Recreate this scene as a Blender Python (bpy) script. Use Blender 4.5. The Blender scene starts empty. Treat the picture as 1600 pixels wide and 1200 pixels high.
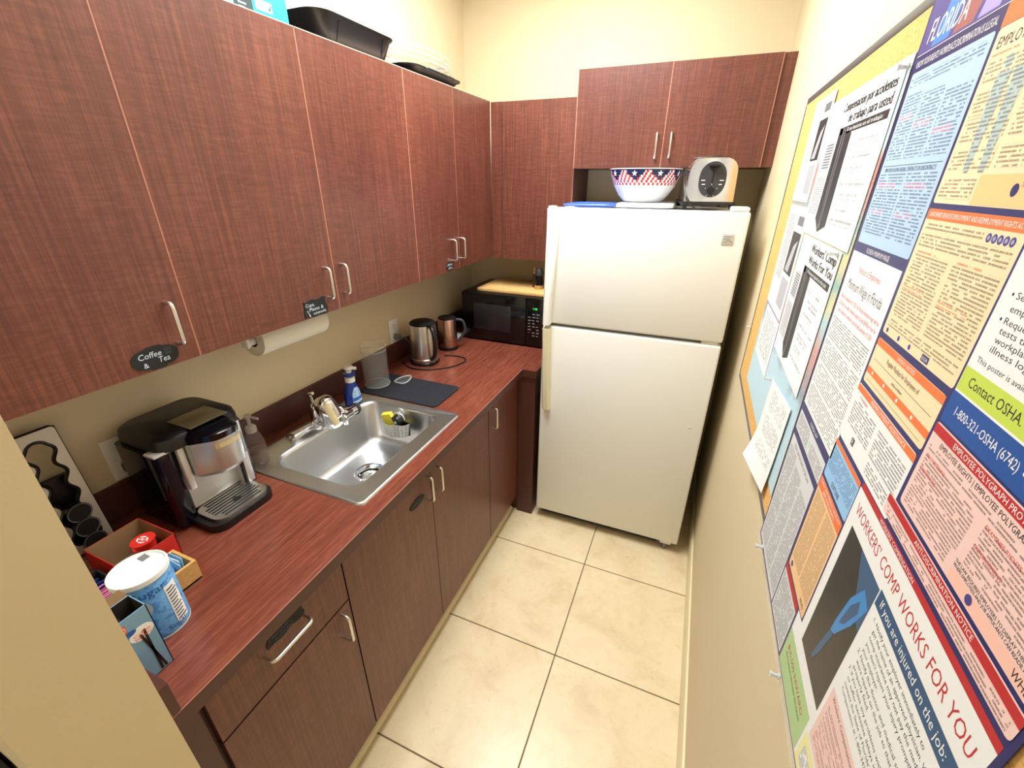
import bpy, bmesh, math, random
from mathutils import Vector, Matrix
random.seed(7)
scene = bpy.context.scene
COL = scene.collection
R = math.radians

# ------------------------------------------------------------------ camera, world, lights
cam_d = bpy.data.cameras.new('camera')
cam = bpy.data.objects.new('camera', cam_d)
COL.objects.link(cam)
r_ = Vector((0.92441789, 0.38133929, 0.00564851))
u_ = Vector((-0.16614646, 0.38934174, 0.90598475))
f_ = Vector((-0.34328838, 0.83844699, -0.42327265))
m = Matrix((r_, u_, -f_)).transposed().to_4x4()
m.translation = Vector((1.34853, -0.70195, 1.75401))
cam.matrix_world = m
cam_d.sensor_width = 36.0
cam_d.lens = 672.576 * 36.0 / 1600.0
cam_d.clip_start = 0.02
scene.camera = cam

world = bpy.data.worlds.new('world')
scene.world = world
world.use_nodes = True
world.node_tree.nodes['Background'].inputs[0].default_value = (0.9, 0.92, 1.0, 1)
world.node_tree.nodes['Background'].inputs[1].default_value = 0.25

def area_light(name, loc, sx, sy, power, col=(0.98, 1.0, 1.0)):
    d = bpy.data.lights.new(name, 'AREA')
    d.shape = 'RECTANGLE'
    d.size, d.size_y, d.energy, d.color = sx, sy, power, col
    o = bpy.data.objects.new(name, d)
    o.location = loc
    COL.objects.link(o)
    return o

CEIL = 2.76
area_light('ceiling_lamp_light', (0.74, 0.72, CEIL - 0.03), 0.56, 1.16, 39)
area_light('ceiling_lamp_light', (-0.35, -2.10, CEIL - 0.03), 0.56, 1.16, 16)
scene.view_settings.view_transform = 'Standard'
scene.view_settings.look = 'None'
scene.view_settings.exposure = 0.40
scene.view_settings.gamma = 1.0
scene.view_settings.use_curve_mapping = False

# ------------------------------------------------------------------ materials
def lin(c):
    out = []
    for v in c[:3]:
        v = v / 255.0
        out.append(v / 12.92 if v <= 0.04045 else ((v + 0.055) / 1.055) ** 2.4)
    return (out[0], out[1], out[2], 1.0)

MATS = {}
def pm(name, c, rough=0.5, metal=0.0, spec=0.5, alpha=1.0, trans=0.0, coat=0.0, emit=None, estr=0.0):
    if name in MATS:
        return MATS[name]
    mt = bpy.data.materials.new(name)
    mt.use_nodes = True
    b = mt.node_tree.nodes['Principled BSDF']
    b.inputs['Base Color'].default_value = lin(c)
    b.inputs['Roughness'].default_value = rough
    b.inputs['Metallic'].default_value = metal
    b.inputs['Specular IOR Level'].default_value = spec
    b.inputs['Alpha'].default_value = alpha
    b.inputs['Transmission Weight'].default_value = trans
    b.inputs['Coat Weight'].default_value = coat
    if emit:
        b.inputs['Emission Color'].default_value = lin(emit)
        b.inputs['Emission Strength'].default_value = estr
    MATS[name] = mt
    return mt

def nodes_of(mt):
    nt = mt.node_tree
    return nt, nt.nodes, nt.links, nt.nodes['Principled BSDF']

def noise(nt, vec, scale, detail=4.0, rough=0.55, dist=0.0):
    n = nt.nodes.new('ShaderNodeTexNoise')
    n.inputs['Scale'].default_value = scale
    n.inputs['Detail'].default_value = detail
    n.inputs['Roughness'].default_value = rough
    n.inputs['Distortion'].default_value = dist
    nt.links.new(vec, n.inputs['Vector'])
    return n.outputs['Fac']

def ramp(nt, fac, stops):
    r = nt.nodes.new('ShaderNodeValToRGB')
    e = r.color_ramp.elements
    while len(e) < len(stops):
        e.new(0.5)
    for i, (p, c) in enumerate(stops):
        e[i].position = p
        e[i].color = lin(c)
    nt.links.new(fac, r.inputs['Fac'])
    return r.outputs['Color']

def scaled_pos(nt, sc):
    g = nt.nodes.new('ShaderNodeNewGeometry')
    mp = nt.nodes.new('ShaderNodeMapping')
    mp.inputs['Scale'].default_value = sc
    nt.links.new(g.outputs['Position'], mp.inputs['Vector'])
    return mp.outputs['Vector']

def mix(nt, fac, a, b, mode='MIX'):
    n = nt.nodes.new('ShaderNodeMix')
    n.data_type = 'RGBA'
    n.blend_type = mode
    for v, i in ((fac, 0), (a, 6), (b, 7)):
        if isinstance(v, (int, float)):
            n.inputs[i].default_value = v
        elif isinstance(v, tuple):
            n.inputs[i].default_value = v
        else:
            nt.links.new(v, n.inputs[i])
    return n.outputs[2]

def math_n(nt, op, a, b=0.0):
    n = nt.nodes.new('ShaderNodeMath')
    n.operation = op
    for i, v in enumerate((a, b)):
        if isinstance(v, (int, float)):
            n.inputs[i].default_value = v
        else:
            nt.links.new(v, n.inputs[i])
    return n.outputs[0]

def bump(nt, b, h, strength, dist=0.001):
    n = nt.nodes.new('ShaderNodeBump')
    n.inputs['Strength'].default_value = strength
    n.inputs['Distance'].default_value = dist
    nt.links.new(h, n.inputs['Height'])
    nt.links.new(n.outputs['Normal'], b.inputs['Normal'])

def wood_mat(name, fine, ripple, dark, mid, light, rough, coat=0.0):
    mt = pm(name, mid, rough, coat=coat)
    nt, N, L, b = nodes_of(mt)
    f1 = noise(nt, scaled_pos(nt, fine), 1.0, 6.0, 0.62, 0.3)
    f2 = noise(nt, scaled_pos(nt, ripple), 1.0, 3.0, 0.5, 1.2)
    f3 = noise(nt, scaled_pos(nt, (3.0, 3.0, 1.6)), 1.0, 2.0)
    s = math_n(nt, 'ADD', math_n(nt, 'MULTIPLY', f1, 0.55), math_n(nt, 'MULTIPLY', f2, 0.25))
    s = math_n(nt, 'ADD', s, math_n(nt, 'MULTIPLY', f3, 0.2))
    L.new(ramp(nt, s, [(0.36, dark), (0.5, mid), (0.66, light)]), b.inputs['Base Color'])
    bump(nt, b, f1, 0.06)
    return mt

W_DOOR = wood_mat('cherry_laminate_vertical', (170, 170, 5), (16, 16, 95), (80, 43, 35), (100, 55, 44), (124, 74, 58), 0.36)
W_COUNTER = wood_mat('cherry_laminate_counter', (190, 6, 190), (90, 16, 16), (94, 47, 35), (117, 61, 46), (142, 82, 62), 0.27)
W_DARK = pm('dark_cherry_laminate', (78, 42, 35), 0.4)
EDGE = pm('door_edge_band', (176, 120, 100), 0.6)
CARC = pm('cabinet_carcass', (86, 44, 38), 0.6)

WALL = pm('beige_wall_paint', (218, 200, 156), 0.7)
nt, N, L, b = nodes_of(WALL)
L.new(mix(nt, noise(nt, scaled_pos(nt, (1, 1, 1)), 2.2, 3.0), lin((216, 200, 165)), lin((223, 208, 174))), b.inputs['Base Color'])
bump(nt, b, noise(nt, scaled_pos(nt, (1, 1, 1)), 190.0, 3.0), 0.12)

TILE = pm('travertine_tile', (226, 208, 170), 0.32)
nt, N, L, b = nodes_of(TILE)
n1 = noise(nt, scaled_pos(nt, (1, 1, 1)), 5.5, 8.0, 0.65, 0.6)
n2 = noise(nt, scaled_pos(nt, (1, 1, 1)), 38.0, 6.0, 0.7, 0.4)
c1 = ramp(nt, n1, [(0.3, (205, 180, 140)), (0.48, (226, 208, 170)), (0.7, (234, 220, 186))])
c2 = ramp(nt, n2, [(0.28, (176, 150, 114)), (0.4, (228, 210, 172)), (0.7, (236, 222, 190))])
L.new(mix(nt, 0.35, c1, c2), b.inputs['Base Color'])
GROUT = pm('dark_grout', (120, 104, 82), 0.9)
TRIM = pm('cream_trim', (232, 220, 180), 0.45)
CEILM = pm('ceiling_white', (235, 232, 222), 0.9)

WHITE = pm('white_plastic', (236, 236, 232), 0.4)
FRIDGE = pm('fridge_white_enamel', (236, 238, 235), 0.38)
CREAM = pm('cream_plastic', (224, 220, 190), 0.45)
BLACK = pm('black_plastic', (16, 16, 18), 0.35)
BLACKG = pm('black_gloss', (9, 9, 12), 0.12)
BLACKM = pm('black_matte', (20, 20, 22), 0.75)
GREY = pm('grey_plastic', (120, 122, 122), 0.45)
DGREY = pm('dark_grey_plastic', (52, 54, 60), 0.45)
NICKEL = pm('satin_nickel', (230, 231, 230), 0.3, 1.0)
CHROME = pm('chrome', (226, 226, 228), 0.07, 1.0)
STEEL = pm('brushed_steel', (212, 211, 208), 0.3, 1.0)
STEELS = pm('stainless_sink', (210, 212, 213), 0.33, 1.0)
SILVER = pm('silver_plastic', (206, 207, 206), 0.33, 0.35)
ALU = pm('aluminium_frame', (122, 125, 128), 0.4, 0.7)
CLEAR = pm('clear_plastic', (235, 240, 240), 0.06, alpha=0.07)
CLEARR = pm('clear_plastic_rim', (235, 240, 240), 0.08, alpha=0.3)
PAPER = pm('white_paper', (240, 240, 238), 0.8)
CARD = pm('brown_cardboard', (150, 120, 88), 0.85)
RED = pm('red_print', (196, 40, 34), 0.5)
CHALK = pm('chalk_pen', (205, 222, 232), 0.7)
CHALKD = pm('faded_chalk', (84, 88, 92), 0.7)
BOARDK = pm('chalkboard_black', (22, 24, 27), 0.7)

# ------------------------------------------------------------------ mesh builder
OFF = {}
class MB:
    def __init__(self, T=None):
        self.bm = bmesh.new()
        self.mats = []
        self.T = T
    def mi(self, mt):
        if mt not in self.mats:
            self.mats.append(mt)
        return self.mats.index(mt)
    def v(self, p):
        p = Vector(p)
        return self.bm.verts.new(self.T @ p if self.T is not None else p)
    def f(self, vs, mt):
        try:
            fa = self.bm.faces.new(vs)
        except ValueError:
            return None
        fa.material_index = self.mi(mt)
        return fa
    def poly(self, pts, mt):
        return self.f([self.v(p) for p in pts], mt)
    def box(self, a, b, mt, bev=0.0, side=None, axis=0, seg=2):
        x0, y0, z0 = (min(a[i], b[i]) for i in range(3))
        x1, y1, z1 = (max(a[i], b[i]) for i in range(3))
        vs = [self.v(p) for p in ((x0, y0, z0), (x1, y0, z0), (x1, y1, z0), (x0, y1, z0), (x0, y0, z1), (x1, y0, z1), (x1, y1, z1), (x0, y1, z1))]
        fs = []
        for idx, ax in (((0, 3, 2, 1), 2), ((4, 5, 6, 7), 2), ((0, 1, 5, 4), 1), ((2, 3, 7, 6), 1), ((1, 2, 6, 5), 0), ((3, 0, 4, 7), 0)):
            fs.append(self.f([vs[i] for i in idx], side if (side is not None and ax != axis) else mt))
        if bev > 0:
            es = set(e for fa in fs for e in fa.edges)
            bmesh.ops.bevel(self.bm, geom=list(es), offset=bev, segments=seg, affect='EDGES', profile=0.5)
    def loft(self, loops, mt, closed=True, cap0=False, cap1=False, mats=None):
        rows = [[self.v(p) for p in lp] for lp in loops]
        n = len(rows[0])
        for i in range(len(rows) - 1):
            mm = mats[i] if mats else mt
            for j in range(n if closed else n - 1):
                k = (j + 1) % n
                self.f([rows[i][j], rows[i][k], rows[i + 1][k], rows[i + 1][j]], mm)
        if cap0:
            self.f(list(reversed(rows[0])), mats[0] if mats else mt)
        if cap1:
            self.f(rows[-1], mats[-1] if mats else mt)
    def lathe(self, c, prof, mt, seg=28, mats=None, sx=1.0, sy=1.0, cap0=True, cap1=True):
        loops = []
        for r, z in prof:
            loops.append([(c[0] + sx * r * math.cos(2 * math.pi * i / seg), c[1] + sy * r * math.sin(2 * math.pi * i / seg), c[2] + z) for i in range(seg)])
        self.loft(loops, mt, True, cap0, cap1, mats)
    def rod(self, p0, p1, r0, r1, mt, seg=16, caps=True):
        p0, p1 = Vector(p0), Vector(p1)
        d = (p1 - p0).normalized()
        a = d.orthogonal().normalized()
        bb = d.cross(a)
        loops = []
        for p, r in ((p0, r0), (p1, r1)):
            loops.append([p + a * (r * math.cos(2 * math.pi * i / seg)) + bb * (r * math.sin(2 * math.pi * i / seg)) for i in range(seg)])
        self.loft(loops, mt, True, caps, caps)
    def tube(self, pts, r, mt, seg=8, closed=False, flat=None):
        pts = [Vector(p) for p in pts]
        n = len(pts)
        loops = []
        a = None
        for i in range(n):
            if closed:
                d = pts[(i + 1) % n] - pts[i - 1]
            else:
                d = pts[min(i + 1, n - 1)] - pts[max(i - 1, 0)]
            d.normalize()
            if a is None:
                a = d.orthogonal().normalized()
            a = (a - d * a.dot(d)).normalized()
            bb = d.cross(a)
            rr = r[i] if isinstance(r, (list, tuple)) else r
            loops.append([pts[i] + a * (rr * math.cos(2 * math.pi * k / seg)) + bb * (rr * math.sin(2 * math.pi * k / seg)) for k in range(seg)])
        if closed:
            loops.append(loops[0])
        self.loft(loops, mt, True, not closed, not closed)
    def prism(self, pts2, o, U, V, th, mt, side=None):
        o, U, V = Vector(o), Vector(U), Vector(V)
        n = U.cross(V).normalized()
        a = [self.v(o + U * p[0] + V * p[1]) for p in pts2]
        bb = [self.v(o + U * p[0] + V * p[1] + n * th) for p in pts2]
        k = len(pts2)
        self.f(list(reversed(a)), mt)
        self.f(bb, mt)
        for i in range(k):
            j = (i + 1) % k
            self.f([a[i], a[j], bb[j], bb[i]], side or mt)
    def text(self, s, o, U, V, h, mt, w=None, align='LEFT', slant=0.0):
        verts, faces, (x0, x1) = text_mesh(s)
        o, U, V = Vector(o), Vector(U), Vector(V)
        sy = h / 0.69
        sx = sy if w is None else w / max(1e-6, x1 - x0)
        sh = 0.0 if align == 'LEFT' else (-(x1 - x0) * sx / 2 if align == 'CENTER' else -(x1 - x0) * sx)
        vs = [self.v(o + U * ((p[0] - x0) * sx + sh + slant * p[1] * sy) + V * (p[1] * sy)) for p in verts]
        for fa in faces:
            self.f([vs[i] for i in fa], mt)
    def stroke(self, pts, o, U, V, w, mt):
        o, U, V = Vector(o), Vector(U), Vector(V)
        for i in range(len(pts) - 1):
            a, c = Vector(pts[i]), Vector(pts[i + 1])
            d = (c - a)
            if d.length < 1e-7:
                continue
            d.normalize()
            q = Vector((-d.y, d.x)) * (w / 2)
            e = d * (w / 3)
            self.poly([o + U * p.x + V * p.y for p in (a - e - q, c + e - q, c + e + q, a - e + q)], mt)
    def build(self, name, parent=None, origin=None, smooth=True, angle=38):
        me = bpy.data.meshes.new(name)
        bmesh.ops.recalc_face_normals(self.bm, faces=self.bm.faces[:]) if getattr(self, 'recalc', True) else None
        off = Vector(origin) if origin is not None else (OFF.get(parent, Vector((0, 0, 0))) if parent else Vector((0, 0, 0)))
        if off.length > 0:
            bmesh.ops.translate(self.bm, verts=self.bm.verts[:], vec=-off)
        self.bm.to_mesh(me)
        self.bm.free()
        for mt in self.mats:
            me.materials.append(mt)
        if smooth:
            for p in me.polygons:
                p.use_smooth = True
            me.set_sharp_from_angle(angle=R(angle))
        o = bpy.data.objects.new(name, me)
        COL.objects.link(o)
        if parent:
            o.parent = parent
            OFF[o] = OFF.get(parent, Vector((0, 0, 0)))
        elif origin is not None:
            o.location = off
            OFF[o] = off
        return o

TXT = {}
def text_mesh(s):
    if s not in TXT:
        cu = bpy.data.curves.new('t', 'FONT')
        cu.body = s
        cu.size = 1.0
        cu.resolution_u = 2
        ob = bpy.data.objects.new('t', cu)
        COL.objects.link(ob)
        dg = bpy.context.evaluated_depsgraph_get()
        me = bpy.data.meshes.new_from_object(ob.evaluated_get(dg))
        vs = [(v.co.x, v.co.y) for v in me.vertices]
        fs = [tuple(p.vertices) for p in me.polygons]
        bpy.data.objects.remove(ob)
        bpy.data.curves.remove(cu)
        bpy.data.meshes.remove(me)
        xs = [v[0] for v in vs] or [0, 1]
        TXT[s] = (vs, fs, (min(xs), max(xs)))
    return TXT[s]

def tag(o, label, cat, group=None):
    o['label'] = label
    o['category'] = cat
    if group:
        o['group'] = group
    return o

def thing(name, label, cat, loc, rotz=0.0, group=None, local=False):
    o = bpy.data.objects.new(name, None)
    o.empty_display_size = 0.05
    COL.objects.link(o)
    o.location = loc
    o.rotation_euler = (0, 0, rotz)
    OFF[o] = Vector((0, 0, 0)) if local else Vector(loc)
    return tag(o, label, cat, group)

def struct(o):
    o['kind'] = 'structure'
    return o

def catmull(pts, n=8, closed=False):
    P = [Vector(p) for p in pts]
    out = []
    k = len(P)
    for i in range(k if closed else k - 1):
        if closed:
            p0, p1, p2, p3 = P[i - 1], P[i], P[(i + 1) % k], P[(i + 2) % k]
        else:
            p0, p1, p2, p3 = P[max(i - 1, 0)], P[i], P[i + 1], P[min(i + 2, k - 1)]
        for j in range(n):
            t = j / n
            out.append(0.5 * ((2 * p1) + (p2 - p0) * t + (2 * p0 - 5 * p1 + 4 * p2 - p3) * t * t + (3 * p1 - p0 - 3 * p2 + p3) * t ** 3))
    if not closed:
        out.append(P[-1])
    return out

def rrect(x0, y0, x1, y1, r, n=6):
    pts = []
    for cx, cy, a0 in ((x1 - r, y0 + r, -90), (x1 - r, y1 - r, 0), (x0 + r, y1 - r, 90), (x0 + r, y0 + r, 180)):
        for i in range(n + 1):
            a = R(a0 + 90.0 * i / n)
            pts.append((cx + r * math.cos(a), cy + r * math.sin(a)))
    return pts

def ellipse(rx, ry, n=24):
    return [(rx * math.cos(2 * math.pi * i / n), ry * math.sin(2 * math.pi * i / n)) for i in range(n)]

X, Y, Z = Vector((1, 0, 0)), Vector((0, 1, 0)), Vector((0, 0, 1))

# ------------------------------------------------------------------ room shell
WX, DY = 1.5845, 1.8702          # right wall, back wall
NY, LX = -3.3, -1.7              # the room behind the photographer
T = 0.5038
def shell(name, a, b, mt):
    mb = MB()
    mb.box(a, b, mt)
    return struct(mb.build(name, smooth=False))
fl = shell('floor', (LX - 0.1, NY - 0.1, -0.1), (WX + 0.1, DY + 0.1, -0.003), GROUT)
shell('ceiling', (LX - 0.1, NY - 0.1, CEIL), (WX + 0.1, DY + 0.1, CEIL + 0.1), CEILM)
shell('wall_left', (-0.1, -0.53, -0.003), (0, DY, CEIL), WALL)
shell('wall_back', (-0.1, DY, -0.003), (WX + 0.1, DY + 0.1, CEIL), WALL)
shell('wall_right', (WX, NY - 0.1, -0.003), (WX + 0.1, DY, CEIL), WALL)
shell('wall_wing', (LX, -0.667, -0.003), (0.66, -0.53, CEIL), WALL)
shell('wall_near', (LX - 0.1, NY - 0.1, -0.003), (WX, NY, CEIL), WALL)
shell('wall_far_left', (LX - 0.1, NY, -0.003), (LX, -0.53, CEIL), WALL)

meshes = {}
def tile(x0, y0, x1, y1):
    key = (round(x1 - x0, 4), round(y1 - y0, 4))
    if key not in meshes:
        mb = MB()
        mb.box((0, 0, -0.008), (key[0], key[1], 0.0), TILE, 0.0012, seg=1)
        o = mb.build('floor_tile', fl)
        meshes[key] = o.data
    else:
        o = bpy.data.objects.new('floor_tile', meshes[key])
        COL.objects.link(o)
        o.parent = fl
    o.location = (x0, y0, 0)
TX, TY, G = 1.0899, 0.9169, 0.0022
for i in range(-6, 2):
    for j in range(-9, 3):
        x0, y0 = TX + i * T + G, TY + j * T + G
        x1, y1 = x0 + T - 2 * G, y0 + T - 2 * G
        x0, x1 = max(x0, LX), min(x1, WX - 0.002)
        y0, y1 = max(y0, NY), min(y1, DY - 0.002)
        if x1 - x0 < 0.01 or y1 - y0 < 0.01:
            continue
        if x1 <= 0.6 and y1 > -0.5:
            continue
        tile(x0, y0, x1, y1)

mb = MB()
prof = [(0, 0), (0.012, 0), (0.012, 0.085), (0.007, 0.098), (0.0, 0.1)]
mb.loft([[(WX - a, NY, c) for a, c in prof], [(WX - a, DY, c) for a, c in prof]], TRIM, True, True, True)
struct(mb.build('baseboard_right'))
mb = MB()
qr = [(0.0, 0.0)] + [(0.019 * math.cos(R(a)), 0.019 * math.sin(R(a))) for a in range(0, 91, 15)]
mb.loft([[(0.576 + a, -0.525, c) for a, c in qr], [(0.576 + a, 1.16, c) for a, c in qr]], TRIM, True, True, True)
struct(mb.build('trim_1'))

# ceiling lamps
for i, (lx, ly, lab) in enumerate(((0.74, 0.72, 'flat fluorescent ceiling panel above the kitchen aisle'), (-0.35, -2.10, 'flat fluorescent ceiling panel over the room behind the wing wall'))):
    t = thing('ceiling_lamp', lab, 'ceiling light', (lx, ly, CEIL))
    mb = MB()
    for a, b in (((-0.31, -0.61), (0.31, -0.58)), ((-0.31, 0.58), (0.31, 0.61)), ((-0.31, -0.58), (-0.28, 0.58)), ((0.28, -0.58), (0.31, 0.58))):
        mb.box((lx + a[0], ly + a[1], CEIL - 0.025), (lx + b[0], ly + b[1], CEIL), WHITE)
    mb.build('frame', t)
    mb = MB()
    mb.box((lx - 0.28, ly - 0.58, CEIL - 0.018), (lx + 0.28, ly + 0.58, CEIL - 0.01), pm('lamp_diffuser', (245, 245, 240), 0.6, emit=(255, 250, 240), estr=3.0))
    mb.build('diffuser', t)

# ------------------------------------------------------------------ cabinets
def handle(p0, p1, n, prot, parent, r=0.0045):
    p0, p1, n = Vector(p0), Vector(p1), Vector(n)
    d = (p1 - p0).normalized()
    c = 0.011
    pts = [p0, p0 + n * (prot - c)]
    for a in (30, 60, 90):
        pts.append(p0 + n * (prot - c + c * math.sin(R(a))) + d * (c - c * math.cos(R(a))))
    for a in (0, 30, 60, 90):
        pts.append(p1 + n * (prot - c + c * math.cos(R(a))) - d * (c - c * math.sin(R(a))))
    pts.append(p1)
    mb = MB()
    mb.tube(pts, r, NICKEL, 10)
    return mb.build('handle', parent)

def door_x(name, parent, y0, y1, z0, z1, xf, th=0.018, edge=None):
    mb = MB()
    mb.box((xf - th, y0, z0), (xf, y1, z1), W_DOOR, 0.0008, side=edge or EDGE, axis=0, seg=1)
    return mb.build(name, parent, smooth=False)
def door_y(name, parent, x0, x1, z0, z1, yf, th=0.018):
    mb = MB()
    mb.box((x0, yf, z0), (x1, yf + th, z1), W_DOOR, 0.0008, side=EDGE, axis=1, seg=1)
    return mb.build(name, parent, smooth=False)

XU, ZB, ZT = 0.297, 1.3757, 2.1142
G = 0.0013
def upper(y0, y1, doors, label):
    t = thing('upper_cabinet', label, 'cabinet', (0.14, (y0 + y1) / 2, ZB))
    mb = MB()
    mb.box((0.001, y0, ZB), (XU - 0.020, y1, ZT), W_DARK, side=W_DARK, axis=0)
    mb.build('body', t, smooth=False)
    out = []
    for a, b, hy in doors:
        d = door_x('door', t, a + G, b - G, ZB, ZT, XU, edge=W_DARK if b > 1.5 else None)
        handle((XU, hy, 1.422), (XU, hy, 1.514), X, 0.027, d)
        out.append(d)
        if b < 1.5:
            mb = MB(); mb.box((XU - 0.017, b - 0.0010, ZB), (XU - 0.0006, b + 0.0010, ZT - 0.002), EDGE); mb.build('edge_band', t, smooth=False)
        mb = MB(); mb.box((XU - 0.017, a + G, ZT), (XU + 0.0004, b - G, ZT + 0.0018), pm('pale_edge', (226, 196, 172), 0.5)); mb.build('top_edge', t, smooth=False)
    return out
dA, = upper(-0.528, -0.0953, [(-0.528, -0.0953, -0.137)], 'single-door cherry upper cabinet against the beige wing wall')
dB, dC = upper(-0.0953, 0.8356, [(-0.0953, 0.3684, 0.325), (0.3684, 0.8356, 0.398)], 'wide two-door cherry upper cabinet above the sink and paper towel roll')
dD, dE = upper(0.8356, 1.5590, [(0.8356, 1.1886, 1.115), (1.1886, 1.5600, 1.197)], 'two-door cherry upper cabinet in the corner above the kettle')

YU = 1.5543
t = thing('upper_cabinet', 'one-door cherry upper cabinet on the back wall above the microwave', 'cabinet', (0.5, 1.7, ZB))
mb = MB(); mb.box((XU + 0.001, YU + 0.02, ZB), (0.737, DY - 0.001, 2.112), W_DARK); mb.build('body', t, smooth=False)
mb = MB(); mb.box((XU + 0.0005, YU + 0.012, ZB), (0.3655, YU + 0.02, 2.112), W_DOOR); mb.build('filler_strip', t, smooth=False)
door_y('door', t, 0.367, 0.7365, ZB, 2.110, YU)
t = thing('upper_cabinet', 'short two-door cherry cabinet mounted over the white refrigerator', 'cabinet', (1.14, 1.7, 1.819))
mb = MB(); mb.box((0.738, YU + 0.02, 1.819), (WX - 0.001, DY - 0.001, 2.212), W_DARK); mb.build('body', t, smooth=False)
mb = MB(); mb.box((1.5385, YU + 0.013, 1.819), (WX - 0.001, YU + 0.02, 2.212), W_DOOR); mb.build('filler_strip', t, smooth=False)
for ex in (0.7375, 1.1362, 1.5376):
    mb = MB(); mb.box((ex - 0.0014, YU + 0.0004, 1.819), (ex + 0.0014, YU + 0.017, 2.212), EDGE); mb.build('edge_band', t, smooth=False)
d = door_y('door', t, 0.7385, 1.1355, 1.819, 2.212, YU)
handle((1.109, YU, 1.857), (1.109, YU, 1.955), -Y, 0.027, d)
d = door_y('door', t, 1.1370, 1.5366, 1.819, 2.212, YU)
handle((1.169, YU, 1.857), (1.169, YU, 1.955), -Y, 0.027, d)

# chalkboard signs stuck to the doors (parts of the doors)
def sign(parent, outline, c, strokes_fn):
    mb = MB()
    mb.prism(outline, c, Y, Z, 0.002, BOARDK)
    strokes_fn(mb, Vector(c) + X * 0.0024)
    return mb.build('chalk_label', parent, smooth=False)
def squig(mb, o, x0, z0, w, h, k, mt, lw):
    pts = []
    for i in range(k * 4 + 1):
        a = i / (k * 4)
        pts.append((x0 + w * a, z0 + h * (0.5 + 0.5 * math.sin(i * 1.7 + k)) * (1.0 if i % 5 else 0.5)))
    mb.stroke(pts, o, Y, Z, lw, mt)
out = []
for i in range(40):
    a = 2 * math.pi * i / 40
    rx, ry = 0.047, 0.0225
    k = 1.0 + (0.28 if i in (9, 10, 11, 29, 30, 31) else 0.0) * 0.5
    ca, sa = math.cos(a), math.sin(a)
    out.append((rx * math.copysign(abs(ca) ** 0.7, ca), ry * k * math.copysign(abs(sa) ** 0.75, sa)))
def s1(mb, o):
    mb.text('Coffee', o + Y * -0.034 + Z * 0.002, Y, Z, 0.0125, CHALK, 0.046, slant=0.15)
    mb.text('&', o + Y * -0.028 + Z * -0.017, Y, Z, 0.011, CHALK)
    mb.text('Tea', o + Y * 0.002 + Z * -0.013, Y, Z, 0.0125, CHALK, 0.024, slant=0.15)
    for a, b in (((0.022, 0.004), (0.020, 0.015)), ((0.026, 0.003), (0.026, 0.017)), ((0.030, 0.005), (0.032, 0.014)), ((0.020, 0.002), (0.032, 0.002))):
        mb.stroke([a, b], o, Y, Z, 0.001, CHALKD)
sign(dA, out, (XU, -0.188, 1.405), s1)
def wavy_rect(w, h, k=0.0025):
    pts = []
    for i in range(12):
        pts.append((-w / 2 + w * i / 12, -h / 2 + k * math.sin(i * 2 * math.pi / 6)))
    for i in range(6):
        pts.append((w / 2 + k * math.sin(i * math.pi / 3), -h / 2 + h * i / 6))
    for i in range(12):
        pts.append((w / 2 - w * i / 12, h / 2 + k * math.sin(i * 2 * math.pi / 6)))
    for i in range(6):
        pts.append((-w / 2 + k * math.sin(i * math.pi / 3), h / 2 - h * i / 6))
    return pts
def s2(mb, o):
    mb.text('Cups,', o + Y * -0.038 + Z * 0.007, Y, Z, 0.010, CHALK, 0.034, slant=0.1)
    mb.text('Plates &', o + Y * -0.026 + Z * -0.007, Y, Z, 0.010, CHALK, 0.056, slant=0.1)
    mb.text('utensils', o + Y * -0.012 + Z * -0.020, Y, Z, 0.009, CHALK, 0.05, slant=0.1)
    mb.stroke([(-0.034, -0.004), (-0.03, -0.012), (-0.026, -0.022)], o, Y, Z, 0.003, CHALK)
    mb.stroke([(-0.036, -0.010), (-0.028, -0.008)], o, Y, Z, 0.004, CHALKD)
sign(dB, wavy_rect(0.088, 0.05), (XU, 0.268, 1.404), s2)
def s3(mb, o):
    squig(mb, o, -0.022, 0.002, 0.042, 0.010, 4, CHALK, 0.0022)
    squig(mb, o, -0.016, -0.013, 0.034, 0.010, 3, CHALK, 0.0022)
sign(dD, [(0.03 * p[0], 0.02 * p[1]) for p in [(math.cos(2 * math.pi * i / 24) * (1 + 0.06 * math.cos(i * math.pi / 2)), math.sin(2 * math.pi * i / 24) * (1 + 0.06 * math.cos(i * math.pi / 2))) for i in range(24)]], (XU, 1.088, 1.400), s3)

# base cabinets
XB = 0.62
def base(y0, y1, label):
    t = thing('base_cabinet', label, 'cabinet', (0.3, (y0 + y1) / 2, 0))
    mb = MB()
    mb.box((0.001, y0, 0.09), (XB - 0.02, y1, 0.70), W_DARK)
    mb.box((XB - 0.05, y0, 0.70), (XB - 0.02, y1, 0.874), W_DARK)
    mb.box((0.001, y0, 0.70), (0.02, y1, 0.874), W_DARK)
    mb.build('body', t, smooth=False)
    mb = MB(); mb.box((0.5, y0, 0.0), (0.575, y1, 0.09), W_DARK); mb.build('toe_kick', t, smooth=False)
    return t
t = base(-0.528, -0.106, 'cherry base cabinet with one drawer beside the wing wall')
mb = MB(); mb.box((XB - 0.02, -0.528, 0.09), (XB - 0.008, -0.483, 0.874), W_DARK); mb.build('filler_strip', t, smooth=False)
drw = door_x('drawer', t, -0.474, -0.107, 0.710, 0.872, XB, edge=W_DARK)
handle((XB, -0.350, 0.803), (XB, -0.238, 0.803), X, 0.028, drw)
def s4(mb, o):
    squig(mb, o, -0.036, 0.001, 0.055, 0.009, 6, CHALKD, 0.0016)
    squig(mb, o, -0.03, -0.011, 0.05, 0.008, 6, CHALKD, 0.0016)
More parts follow.
